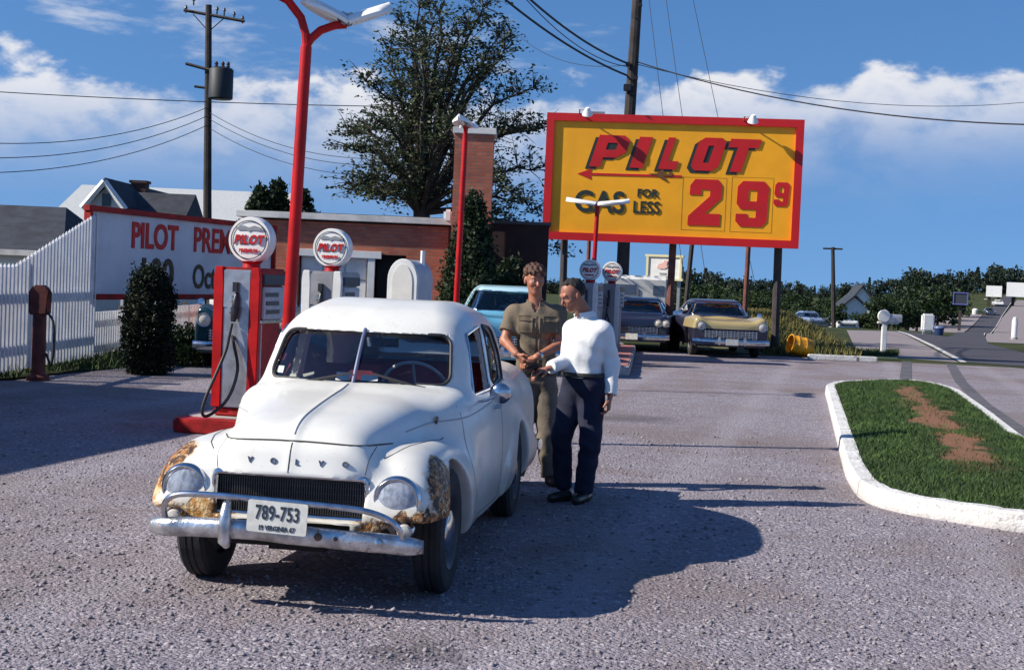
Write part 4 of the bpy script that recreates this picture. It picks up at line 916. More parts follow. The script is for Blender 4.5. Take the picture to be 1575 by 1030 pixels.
kerb_island('red edged concrete island under the two nearest pumps', [(-3.52, 14.55), (-2.30, 14.35), (-.55, 21.9), (-1.75, 22.1)], M_redd)
kerb_island('pale concrete island with red top edge beyond the two men', [(1.05, 26.7), (2.23, 26.6), (3.2, 36.6), (1.75, 36.6)], M_conc, .17, mat('faded red concrete', (.42, .17, .15), .8, 0, .3, 3))
def pump(label, x, y, body, corner, endm, globe_word='PREMIUM', group='fuel pumps with round white globes', W_=.50, Dp_=.66, H=1.56, detail=True):
    p = thing('fuel_pump', label, 'fuel pump', (x, y, .16), PROT, group); w, d = W_/2, Dp_/2
    q = MB(); q.box((0, 0, .05), (W_-.02, Dp_-.02, .10)); q.box((.02, .01, .55), (W_-.10, Dp_-.06, .92)); q.box((0, .01, 1.0+(H-1.06)/2), (W_-.04, Dp_-.05, H-1.06)); q.box((0, 0, H-.04), (W_+.02, Dp_, .09))
    q.build('cabinet', body, p, bevel=.02)
    # corner strips of the end facing the viewer flare a little to the foot
    for s in (-1, 1):
        q = MB(); q.prism([(s*(w-.105), .10), (s*(w+.0), .10), (s*(w+.012), H-.10), (s*w*.98, H+.01), (s*(w-.09), H+.01), (s*(w-.105), H-.15)][::s], .06, Matrix(((1, 0, 0, 0), (0, 0, 1, -d-.03), (0, 1, 0, 0), (0, 0, 0, 1)))); q.build('corner_strip', corner, p, bevel=.008)
    q = MB(); q.box((0, -d-.004, .62), (W_-.20, .03, 1.04)); q.box((0, -d-.010, 1.34), (W_-.19, .03, .40)); q.build('end_panel', endm, p, bevel=.01)
    q = MB(); q.box((w+.012, 0, 1.20), (.03, Dp_-.10, .34)); fr = q.build('dial', M_dial, p, bevel=.01)
    q = MB()
    for k in range(3): q.box((w+.030, -.08+.02*k, 1.29-.09*k), (.006, .34, .045))
    q.build('dial_window', mat('dial black', (.03, .03, .035), .3), fr)
    q = MB(); q.box((w+.012, 0, 1.445), (.034, Dp_-.08, .11)); q.build('sight_window', mat('sight glass', (.05, .06, .10), .12), p, bevel=.01)
    q = MB(); q.box((w-.01, 0, 1.005), (.07, Dp_+.01, .035)); q.build('chrome_band', M_chrome, p, bevel=.008)
    q = MB(); q.box((w-.03, -d+.10, .55), (.035, .035, .85)); q.build('door_strip', M_silver, p, bevel=.006)
    # nozzle in its boot and the looping hose
    q = MB(); q.tube([(.01, -d-.035, 1.30), (.01, -d-.06, 1.22), (.0, -d-.065, 1.08), (-.01, -d-.07, 1.0)], [.02, .035, .04, .026], 10); q.box((.0, -d-.05, 1.36), (.05, .05, .10)); q.build('nozzle', mat('nozzle metal', (.05, .05, .055), .4, .5, .3, 20), p, smooth=True)
    for hx, hz in ((-.07, 1.12), (-.05, 1.24)): q = MB(); q.box((hx, -d-.037, hz), (.045, .05, .06)); q.build('nozzle_hook', M_chrome, p, bevel=.008)
    q = MB(); pts = [(-.02, -d-.07, .98), (-.03, -d-.10, .86), (-.05, -d-.13, .70), (-.12, -d-.20, .45), (-.20, -d-.26, .20), (-.22, -d-.28, .05), (-.16, -d-.24, .03), (.0, -d-.16, .20), (.07, -d-.09, .50), (.0, -d-.06, .78), (-.03, -d-.03, .85)]
    q.tube(smooth_path(pts, 5), .017, 8); q.build('hose', M_hose, p, smooth=True)
    # globe on its collar: a drum of milk glass with two printed faces
    gz = H+.30; q = MB(); q.lathe([(.10, H+.0), (.09, H+.05), (.12, H+.075)], 24); q.build('globe_collar', M_red, p, smooth=True)
    Mg = Matrix.Translation((0, 0, gz)) @ Matrix.Rotation(R(90), 4, 'X') @ Matrix.Rotation(0, 4, 'Z'); r = .245
    q = MB(); q.lathe([(.0005, -.095), (.13, -.094), (.205, -.085), (r*.96, -.085), (r, -.06), (r, .06), (r*.96, .085), (.205, .085), (.13, .094), (.0005, .095)], 40, Mg); g = q.build('globe', M_globe, p, smooth=True, angle=40)
    q = MB(); q.lathe([(.196, .0935), (.206, .0935), (.206, .097), (.196, .097)], 40, Mg, closed=True); q.build('globe_ring', M_black, g, smooth=True)
    def Tg(dx, dz): return Matrix.Translation((dx, -.1005, gz+dz)) @ Matrix.Rotation(R(90), 4, 'X')
    text_mesh('PILOT', .125, .004, Tg(0, .0) @ Matrix.Translation((0, 0, .002)), 'globe_lettering', M_sred, g, shear=.25, bold=.005, xs=.90, spacing=1.12)
    text_mesh('PILOT', .125, .002, Tg(-.007, -.007), 'globe_letter_shadow', M_ink, g, shear=.25, bold=.006, xs=.90, spacing=1.12)
    text_mesh(globe_word, .052, .004, Tg(0, -.115), 'globe_word', M_sred, g, bold=.002)
    q = MB(); Mw = Tg(0, .115); wg = [(-.16, .01), (-.06, .035), (0, .015), (.06, .035), (.16, .01), (.12, -.015), (.03, -.012), (0, -.03), (-.03, -.012), (-.12, -.015)]; q.prism(wg, .003, Mw); q.build('globe_wings', mat('globe grey', (.25, .27, .29), .5), g)
    return p
def smooth_path(pts, n=6):
    pts = [Vector(p) for p in pts]; out = []
    for i in range(len(pts)-1):
        p0, p1, p2, p3 = pts[max(0, i-1)], pts[i], pts[i+1], pts[min(len(pts)-1, i+2)]
        for t in np.linspace(0, 1, n, endpoint=False): out.append(.5*((2*p1)+(p2-p0)*t+(2*p0-5*p1+4*p2-p3)*t*t+(3*p1-p0-3*p2+p3)*t**3))
    return out+[pts[-1]]
pump('nearest fuel pump, red with silver end panel and hanging black hose', -2.80, 15.15, M_redd, M_red, M_silver)
pump('second fuel pump, white and grey, right of the nearest red light pole', -2.30, 17.95, M_gpaint, M_white, M_gpaint)
pump('far fuel pump seen over the white-shirted man, left globe of the far pair', (903-787)/FPX*33, 33.0, M_gpaint, M_white, M_gpaint)
pump('far fuel pump with a white corner, right globe of the far pair', (937-787)/FPX*34.8, 34.8, M_gpaint, M_white, M_gpaint)
# white round-topped cabinet further along the first island
c = thing('pump_cabinet', 'white round-topped cabinet with grey sides standing before the brick building', 'cabinet', ((628-787)/FPX*20.4, 20.4, .16), PROT)
arch = [(-.22, 0), (.22, 0)]+[(.22*math.cos(a), 1.48+.30*math.sin(a)) for a in np.linspace(0, math.pi, 16)]
Mx = Matrix(((1, 0, 0, 0), (0, 0, 1, -.36), (0, 1, 0, 0), (0, 0, 0, 1)))
q = MB(); q.prism(arch, .74, Mx); q.build('cabinet', mat('grey blue side', (.42, .43, .48), .5, .1, .1, 4), c, bevel=.02)
q = MB(); q.prism([(x*1.02, z*1.005) for x, z in arch], .05, Matrix.Translation((0, -.03, 0)) @ Mx); f = q.build('front_frame', M_white, c, bevel=.012)
q = MB(); q.prism([(x*.72, .06+z*.93) for x, z in arch], .02, Matrix.Translation((0, -.043, 0)) @ Mx); q.build('front_panel', mat('cream panel', (.74, .72, .66), .5, 0, .08, 4), f, bevel=.008)
q = MB(); q.tube([(.12, .15, 1.70), (.12, .15, 1.92)], .035, 8); q.build('vent_pipe', M_white, c, smooth=True)

# air and water post by the fence
c = thing('air_post', 'dark red air and water post standing against the picket fence', 'air post', (-6.72, 20.2, 0))
q = MB(); q.lathe([(.16, 0), (.16, .06), (.10, .10), (.095, .95)], 16); q.build('column', mat('dark oxide red', (.12, .025, .02), .7, 0, .4, 6), c, smooth=True, angle=50)
q = MB(); q.box((0, 0, 1.10), (.26, .22, .32)); q.prism([(-.13, 0), (.13, 0), (.07, .10), (-.07, .10)], .22, Matrix(((1, 0, 0, 0), (0, 0, 1, -.11), (0, 1, 0, 1.26), (0, 0, 0, 1)))); q.build('head', mat('dark oxide red', (.12, .025, .02), .7), c, bevel=.02)
q = MB(); q.tube(smooth_path([(.10, -.05, 1.0), (.22, -.08, .85), (.24, -.08, .5), (.20, -.06, .25), (.12, -.05, .4)], 5), .018, 8); q.build('hose', M_hose, c, smooth=True)

# mailbox on its white post, short white kerb, drum, roadside boxes
p = gnd(1358, 545); c = thing('mailbox', 'grey mailbox with round white reflector on a white post by the road', 'mailbox', p)
q = MB(); q.box((0, 0, .45), (.14, .14, .90)); q.box((.10, 0, .93), (.62, .12, .06)); q.build('post', M_white, c, bevel=.015)
q = MB(); arch2 = [(-.11, 0), (.11, 0)]+[(.11*math.cos(a), .12+.11*math.sin(a)) for a in np.linspace(0, math.pi, 10)]; q.prism(arch2, .46, Matrix(((0, 0, 1, .02), (1, 0, 0, 0), (0, 1, 0, .96), (0, 0, 0, 1)))); q.build('box', mat('mailbox grey', (.42, .42, .46), .4, .5, .2, 8), c)
q = MB(); q.lathe([(.0005, -.03), (.17, -.025), (.19, 0), (.17, .025), (.0005, .03)], 20, Matrix.Translation((-.05, -.09, 1.12)) @ Matrix.Rotation(R(90), 4, 'X')); q.build('reflector', M_white, c, smooth=True)
a, b = gnd(1243, 553), gnd(1335, 554.5); q = MB(); q.box(((a.x+b.x)/2, a.y, .07), (b.x-a.x, .24, .15), rot=Matrix.Rotation(-.04, 3, 'Z')); o = q.build('kerb', M_kerb, None, bevel=.02); o['kind'] = 'structure'
p = gnd(1224, 547); c = thing('drum', 'dented orange-yellow drum lying tipped with dark open end, beside the sign leg', 'drum', (p.x, p.y-.55, .28), R(12))
Md = Matrix.Rotation(R(-78), 4, 'Y'); q = MB(); q.lathe([(.20, -.30), (.235, -.29), (.25, -.26), (.25, -.10), (.262, -.08), (.25, -.06), (.25, .12), (.262, .14), (.25, .16), (.25, .28), (.262, .31), (.235, .31), (.225, .28), (.225, -.24), (.0005, -.24)], 28, Md)
q.build('shell', mat('orange yellow drum paint', (.80, .34, .01), .5, 0, .45, 6), c, smooth=True, angle=50)
q = MB(); q.lathe([(.222, .0), (.0005, .0)], 24, Matrix.Rotation(R(-78), 4, 'Y')); q.build('inside', M_darkint, c); c.scale = (1.0, 1.0, 1.0)
p = gnd(1426, 514); c = thing('roadside_box', 'tall white box on short legs at the far road edge', 'roadside box', p)
q = MB(); q.box((0, 0, .55), (.56, .35, .82)); q.build('cabinet', M_white, c, bevel=.07)
for s in (-1, 1): q = MB(); q.box((s*.18, 0, .075), (.08, .2, .15)); q.build('leg', M_steel, c)
p = gnd(1444, 515); c = thing('bin', 'small dark blue bin beside the white roadside box', 'bin', p)
q = MB(); q.lathe([(.19, 0), (.23, .30), (.25, .32)], 14); q.build('tub', mat('navy blue paint', (.02, .04, .13), .35), c, smooth=True)
q = MB(); q.lathe([(.25, .32), (.22, .38), (.0005, .42)], 14); q.build('lid', mat('blue grey lid', (.12, .16, .30), .3), c, smooth=True)
for (px, py, D, lab) in ((1497, 482, 265, 'white round-topped marker at the foot of the far hill'), (1514, 470, 335, 'white marker beside the climbing branch road'), (1559, 514, 64, 'white marker post on the right edge of the road fork')):
    x = (px-787)/FPX*D; g = float(zt(x, D)); k = D/64; top = at(px, {1497: 474, 1514: 462, 1559: 487}[px], D).z-g
    c = thing('marker_post', lab, 'marker post', (x, D, g)); r = {1497: .55, 1514: .6, 1559: .13}[px]; q = MB(); q.lathe([(r*.8, 0), (r, top*.2), (r, top*.8), (r*.6, top*.97), (.001, top)], 14); q.build('body', M_white, c, smooth=True)
    q = MB(); q.lathe([(r*1.15, -.05), (r*1.15, .10), (r*.8, .12)], 14); q.build('foot', M_conc, c)

# ---- roadside boards
def board(label, px0, py0, px1, py1, D, legs, extra=None, m=M_white, frame=None):
    a, b = at(px0, py1, D), at(px1, py0, D); cx_, w, h = (a.x+b.x)/2, b.x-a.x, b.z-a.z; g = float(zt(cx_, D))
    o = thing('roadside_sign', label, 'sign', (cx_, D, g)); z0 = a.z-g; q = MB(); q.box((0, 0, z0+h/2), (w, .12*D/60, h)); q.build('panel', m, o, bevel=.02)
    if frame:
        q = MB(); t = .05*h+.04
        for c_, d_ in (((0, -.02, z0+t/2), (w+.1, .2*D/60, t)), ((0, -.02, z0+h-t/2), (w+.1, .2*D/60, t)), ((-w/2+t/2, -.02, z0+h/2), (t, .19*D/60, h-2*t)), ((w/2-t/2, -.02, z0+h/2), (t, .19*D/60, h-2*t))): q.box(c_, d_)
        q.build('frame', frame, o)
    for l in legs:
        o.rotation_euler = (0, 0, R(-20)); q = MB(); q.box((l*w, .12*D/60+.03, (z0+h*.5)/2), (.06*D/30, .06*D/30, z0+h*.5)); q.build('post', M_steel if D < 100 else M_wood, o)
    return o, w, h, z0
o, w, h, z0 = board('small white sign on one grey post, seen between the billboard legs', 993, 393, 1051, 430, 56, (.40,), frame=mat('pale yellow frame', (.72, .66, .40), .5))
q = MB(); q.prism([(-.24, -.10), (-.10, -.16), (.10, -.15), (.20, -.08), (.16, .02), (.20, .16), (.08, .20), (.0, .08), (-.16, .04)], .02, Matrix(((1, 0, 0, -.06), (0, 0, 1, -.085), (0, 1, 0, z0+h*.60), (0, 0, 0, 1)))); q.build('emblem', mat('faded pink red', (.78, .46, .40), .6), o)
for k, (ww, dz) in enumerate(((.25, .27), (.62, .15))): q = MB(); q.box((-.05, -.075, z0+h*dz), (ww, .02, .05)); q.build('small_print', mat('grey print', (.35, .35, .36), .6), o)
board('white billboard on the far hill, left of the larger one', 1517, 440, 1541, 456, 300, (-.3, .3))
board('larger white billboard on the far hill at the right edge', 1549, 436, 1600, 456, 300, (-.3, .3))
board('dark sign framed in blue in front of the far trees', 1466, 450, 1489, 468, 200, (0,), m=mat('dark sign face', (.03, .035, .05), .5), frame=mat('violet blue frame', (.10, .12, .36), .5))
# ================================================================== the white two-door saloon in front
def hplane(u, v, pts, k=.05):
    """convex outline (counter-clockwise) as a smooth maximum of half planes"""
    f = None; n = len(pts)
    for i in range(n):
        (x0, y0), (x1, y1) = pts[i], pts[(i+1) % n]; L = math.hypot(x1-x0, y1-y0)
        d = (u-x0)*((y1-y0)/L)-(v-y0)*((x1-x0)/L)
        f = d if f is None else smax(f, d, k)
    return f
hoodT = curve([.75, .70, .66, .61, .54, .44, .25, 0, -.3, -.6, -.9], [.55, .70, .79, .87, .915, .945, .975, 1.005, 1.035, 1.06, 1.07])
hoodW = curve([.75, .66, .58, .44, .2, -.2, -.7, -.95], [.30, .37, .42, .455, .50, .565, .665, .69])
fendT = curve([.72, .67, .62, .54, .42, .25, .0, -.3, -.7, -1.0], [.40, .58, .69, .765, .805, .82, .82, .80, .755, .60])
fendO = curve([.72, .64, .52, .36, .1, -.25, -.7, -1.0], [.18, .225, .255, .27, .275, .268, .24, .15])
tubP = curve([-.4, -.8, -1.3, -2.0, -2.6, -3.1, -3.4, -3.6, -3.7], [.70, .735, .752, .745, .72, .635, .53, .36, .05])
tubZ = curve([.2, .32, .45, .62, .8, .93, 1.05, 1.2], [.88, .955, .99, 1.0, .985, .95, .895, .84])
rfT = curve([-1.85, -2.05, -2.3, -2.6, -2.9, -3.2, -3.42, -3.5], [.50, .70, .83, .88, .85, .74, .58, .40])
cabT = curve([.4, -.1, -.3, -.45, -.555, -.68, -.80, -.92, -1.12, -1.45, -1.85, -2.2, -2.6, -2.95, -3.3, -3.55, -3.68, -3.85], [-.3, .45, .75, .94, 1.055, 1.22, 1.355, 1.44, 1.51, 1.555, 1.55, 1.49, 1.365, 1.185, .92, .64, .40, -.1])
cabW = curve([.8, 1.0, 1.15, 1.3, 1.42, 1.55], [.715, .668, .64, .61, .575, .48])
cabP = curve([-.45, -.8, -1.2, -2.0, -2.5, -3.0, -3.4, -3.7], [.93, .98, 1.0, .985, .92, .78, .6, .35])
def f_cabin(X, Y, Z):
    Y = np.abs(Y)
    t = (Z-cabT(X+.34*Y*Y+.06*Y))*.72
    return smax(t, Y-cabW(Z)*cabP(X), .17)
def f_hood(X, Y, Z):
    Y = np.abs(Y); zb = .42; T = hoodT(X)-zb; W_ = hoodW(X)
    q = ((np.abs(Y)/W_)**4.2+(np.maximum(Z-zb, 0)/T)**4.2+1e-9)**(1/4.2)
    ridge = .012*np.exp(-(Y/.03)**2)*np.clip((X+.75)*3, 0, 1)
    return np.maximum((q-1)*np.minimum(W_, T)-ridge, X-.70)
def f_fender(X, Y, Z):
    Y = np.abs(Y); zb = .40; T = np.maximum(fendT(X)-zb, .03); W_ = fendO(X)
    q = (np.abs((Y-.515)/W_)**2.5+(np.abs(Z-zb)/np.where(Z > zb, T, .22))**2.5+1e-9)**(1/2.5)
    return np.maximum((q-1)*np.minimum(W_, T), X-.69)
def f_outer(X, Y, Z):
    Y = np.abs(Y); Ya0 = Y
    tub = smax(smax(Y-tubP(X)*tubZ(Z), Z-1.02+.10*np.clip(-2.4-X, 0, 2)**1.5, .10), X+.34, .30)
    f = smin(f_hood(X, Y, Z), tub, .12)
    f = smin(f, f_cabin(X, Y, Z), .05)
    front = smax(smax(Y-.54, np.maximum(Z-.815+.17*np.clip((Y-.28)/.26, 0, 1)**1.6, .265-Z), .09), smax(X-.66+.15*Y*Y, -.2-X, .05), .06)      # nose panel between the fenders
    f = smin(f, front, .08)
    f = smin(f, f_fender(X, Y, Z), .055)
    zb = .45; T = np.maximum(rfT(X)-zb, .03)
    q = (np.abs((Y-.545)/.225)**2.4+(np.abs(Z-zb)/np.where(Z > zb, T, .25))**2.4+1e-9)**(1/2.4)
    rf = np.maximum((q-1)*.22, np.maximum(X+1.85, -3.5-X))
    f = smin(f, rf, .05)
    return smax(f, .25-Z+.13*np.clip((X-.1)*3, 0, 1)+.10*np.clip((Ya0-.40)*6, 0, 1)*np.clip((X-.1)*4, 0, 1), .03)
WS = [(-.555, 1.07), (.555, 1.07), (.51, 1.36), (-.51, 1.36)]          # (y, z) windscreen
RW = [(-.43, 1.13), (.43, 1.13), (.36, 1.37), (-.36, 1.37)]
DW = [(-1.53, 1.0), (-.90, 1.0), (-1.07, 1.36), (-1.53, 1.405)]            # (x, z) door window
QW = [(-2.30, 1.02), (-1.65, 1.0), (-1.65, 1.41), (-1.98, 1.385), (-2.25, 1.18)]
def f_body(X, Y, Z):
    Ya = np.abs(Y); f = f_outer(X, Y, Z)
    cin = smax(smax(f_cabin(X, Y, Z)+.04, .48-Z, .03), np.maximum(X+.60, -2.95-X), .03)
    f = np.maximum(f, -cin)
    f = np.maximum(f, -np.maximum(hplane(Y, Z, WS, .07), np.maximum(-1.35-X, X+.30)))
    f = np.maximum(f, -np.maximum(hplane(Y, Z, RW, .07), np.maximum(X+2.15, -3.4-X)))
    f = np.maximum(f, -np.maximum(hplane(X, Z, DW, .06), .4-Ya))
    f = np.maximum(f, -np.maximum(hplane(X, Z, QW, .06), .4-Ya))
    for wx, wr in ((0.03, .39), (-2.6, .36)):                              # wheel openings
        wc = np.maximum(np.sqrt((X-wx)**2+(Z-.335)**2)-wr, .50-Ya)
        f = smax(f, -wc, .02)
    g = smax(np.maximum(np.abs(Z-.575)-.105, Ya-.40+.08*(.68-Z)), .60-X, .02)   # grille opening
    f = smax(f, -g, .015)
    g2 = smax(np.maximum(np.abs(Z-.43)-.022, Ya-.33), .60-X, .01)              # lower slot
    return np.maximum(f, -g2)

def paint_mat():
    m = bpy.data.materials.new('old white paint'); m.use_nodes = True; nt = NT(m.node_tree); nt.N.clear()
    b = nt.n('ShaderNodeBsdfPrincipled'); o = nt.n('ShaderNodeOutputMaterial'); nt.put(o.inputs[0], b.outputs[0])
    co = nt.n('ShaderNodeTexCoord').outputs['Object']
    white = nt.mix(nt.ss(nt.noise(co, 2.2, 5, .6), .35, .7), (.82, .805, .745), (.72, .70, .65))
    spots = nt.ss(nt.noise(co, 60, 2, .5), .70, .76); spz = nt.n('ShaderNodeSeparateXYZ'); nt.put(spz.inputs[0], co)
    dirt = nt.m('MULTIPLY', nt.ss(nt.m('ADD', spz.outputs[2], nt.m('MULTIPLY', nt.noise(co, 9, 5, .7), -.25)), .50, .18), .65); white = nt.mix(dirt, white, (.40, .35, .28))
    white = nt.mix(nt.ss(nt.noise(nt.vm('MULTIPLY', co, (3, 3, .8)), 4, 5, .7), .55, .75, 0, .35), white, (.58, .56, .50))
    white = nt.mix(nt.m('MULTIPLY', spots, .5), white, (.35, .24, .15))
    w = nt.noise(co, 7.5, 6, .65, .4); w2 = nt.noise(co, 24, 4, .6)
    mask = None
    for c, r in (((.46, .76, .62), (.17, .10, .22)), ((.60, .64, .42), (.13, .20, .13)), ((.36, .74, .70), (.12, .10, .13)), ((.48, -.76, .58), (.20, .13, .26)), ((.63, -.42, .44), (.10, .16, .11)), ((.62, .46, .42), (.10, .12, .10)),
                 ((.50, -.68, .75), (.14, .12, .10)), ((.62, -.60, .42), (.12, .17, .10)), ((.15, .0, .22), (1.2, .8, .075))):
        d = nt.vm('LENGTH', nt.vm('DIVIDE', nt.vm('SUBTRACT', co, c), r))
        k = nt.m('ADD', nt.m('SUBTRACT', 1.12, d), nt.m('MULTIPLY', nt.m('SUBTRACT', w, .5), 1.5))
        mask = k if mask is None else nt.m('MAXIMUM', mask, k)
    rust = nt.ss(mask, .0, .14); edge = nt.ss(mask, -.16, .05)
    rc = nt.mix(nt.ss(w2, .42, .62), (.055, .026, .013), (.42, .18, .05))
    rc = nt.mix(nt.ss(nt.noise(co, 40, 3), .55, .64), rc, (.55, .38, .22))
    # the two corners carry different damage: bare rust on one side, ochre primer showing on the other
    sp = nt.n('ShaderNodeSeparateXYZ'); nt.put(sp.inputs[0], co)
    och = nt.mix(nt.ss(w2, .46, .58), (.52, .25, .06), (.70, .50, .26))
    rc = nt.mix(nt.m('MULTIPLY', nt.ss(sp.outputs[1], -.3, -.5), nt.ss(sp.outputs[2], .63, .54)), rc, och)
    c = nt.mix(nt.m('MULTIPLY', edge, .55), white, (.62, .48, .28)); c = nt.mix(rust, c, rc)
    nt.put(b.inputs['Base Color'], c); nt.put(b.inputs['Roughness'], nt.m('ADD', .30, nt.m('MULTIPLY', rust, .55)))
    b.inputs['Coat Weight'].default_value = .25; b.inputs['Coat Roughness'].default_value = .12
    bn = nt.n('ShaderNodeBump'); nt.put(bn.inputs['Height'], nt.m('MULTIPLY', rust, nt.m('ADD', w2, -.9))); bn.inputs['Strength'].default_value = .6; bn.inputs['Distance'].default_value = .03
    nt.put(b.inputs['Normal'], bn.outputs[0])
    return m
def lamp_glass():
    """fluted headlamp glass: partly clear, partly frosted"""
    if 'lamp glass' in MATS: return MATS['lamp glass']
    m = glass_mat('lamp glass', (.93, .95, .97), 1.3); nt = NT(m.node_tree); o = [n for n in nt.N if n.type == 'OUTPUT_MATERIAL'][0]; src = o.inputs[0].links[0].from_socket
    d = nt.n('ShaderNodeBsdfPrincipled'); d.inputs['Base Color'].default_value = (.55, .60, .70, 1); d.inputs['Roughness'].default_value = .12
    co = nt.n('ShaderNodeTexCoord').outputs['Object']; w = nt.noise(nt.vm('MULTIPLY', co, (1, 3, 2)), 12, 2); x = nt.n('ShaderNodeMixShader'); nt.put(x.inputs[0], nt.ss(w, .30, .70, .35, .75)); nt.put(x.inputs[1], src); nt.put(x.inputs[2], d.outputs[0]); nt.put(o.inputs[0], x.outputs[0]); return m
def wheel(parent, x, y, r=.335, w=.165, rimc=None, hub=True):
    s = 1 if y > 0 else -1
    Mx = Matrix.Translation((x, y, r)) @ Matrix.Rotation(R(-90)*s, 4, 'X')
    t = MB(); k = w/2
    t.lathe([(r*.62, -k*.9), (r*.80, -k*1.02), (r*.94, -k*.92), (r*.985, -k*.72), (r, -k*.68), (r, -k*.28), (r*.98, -k*.25), (r*.98, -k*.17), (r, -k*.14), (r, k*.14), (r*.98, k*.17), (r*.98, k*.25), (r, k*.28), (r, k*.68), (r*.985, k*.72), (r*.94, k*.92), (r*.80, k*1.02), (r*.62, k*.9)], 40, Mx, closed=True)
    wh = t.build('wheel', M_rubber, parent, smooth=True, angle=30)
    q = MB(); q.lathe([(r*.60, -k*.5), (r*.645, k*.80), (r*.62, k*.95), (r*.57, k*.80), (r*.50, k*.45), (r*.36, k*.42), (r*.34, k*.62), (.001, k*.72)], 32, Mx)
    q.build('rim', rimc or mat('wheel paint', (.05, .05, .055), .5, 0, .3), wh, smooth=True)
    if hub:
        q = MB(); q.lathe([(r*.36, k*.5), (r*.33, k*.82), (r*.2, k*1.0), (.001, k*1.04)], 24, Mx); q.build('hubcap', M_chrome, wh, smooth=True)
    return wh
def on_surface(fn, pts, axis, a, b, off=0.0):
    """lay points (two fixed coordinates given, None for the solved one) onto the surface fn = off, coming from a"""
    P = np.array([[0 if q is None else q for q in p] for p in pts], np.float32)
    def g(t):
        q = [P[:, 0], P[:, 1], P[:, 2]]; q[axis] = t; return fn(*q)-off
    t = bisect(g, np.full(len(P), a), np.full(len(P), b)); P[:, axis] = t; return [Vector(p) for p in P]
def pane(outline, axis, fn, a, b, off, parent, name='window_glass', m=None, side=1):
    """one curved pane: outline in the two other axes, solved on the surface"""
    me = bpy.data.meshes.new(name); bm = bmesh.new(); c = sum((Vector(p) for p in outline), Vector((0, 0)))/len(outline)
    rings = 6; rows = []
    for k in range(rings+1):
        s = 1-k/rings*.98; pts = [c+(Vector(p)-c)*s for p in outline]
        full = [(None, p[0], p[1]) if axis == 0 else (p[0], None, p[1]) for p in pts]
        rows.append([bm.verts.new(q) for q in on_surface(fn, full, axis, a, b, off)])
    n = len(outline)
    for k in range(rings):
        for i in range(n): bm.faces.new((rows[k][i], rows[k][(i+1) % n], rows[k+1][(i+1) % n], rows[k+1][i]))
    bm.faces.new(rows[-1]); bmesh.ops.recalc_face_normals(bm, faces=bm.faces); bm.to_mesh(me); bm.free()
    me.polygons.foreach_set('use_smooth', [True]*len(me.polygons))
    o = link(name, me, parent, m or M_glass); return o

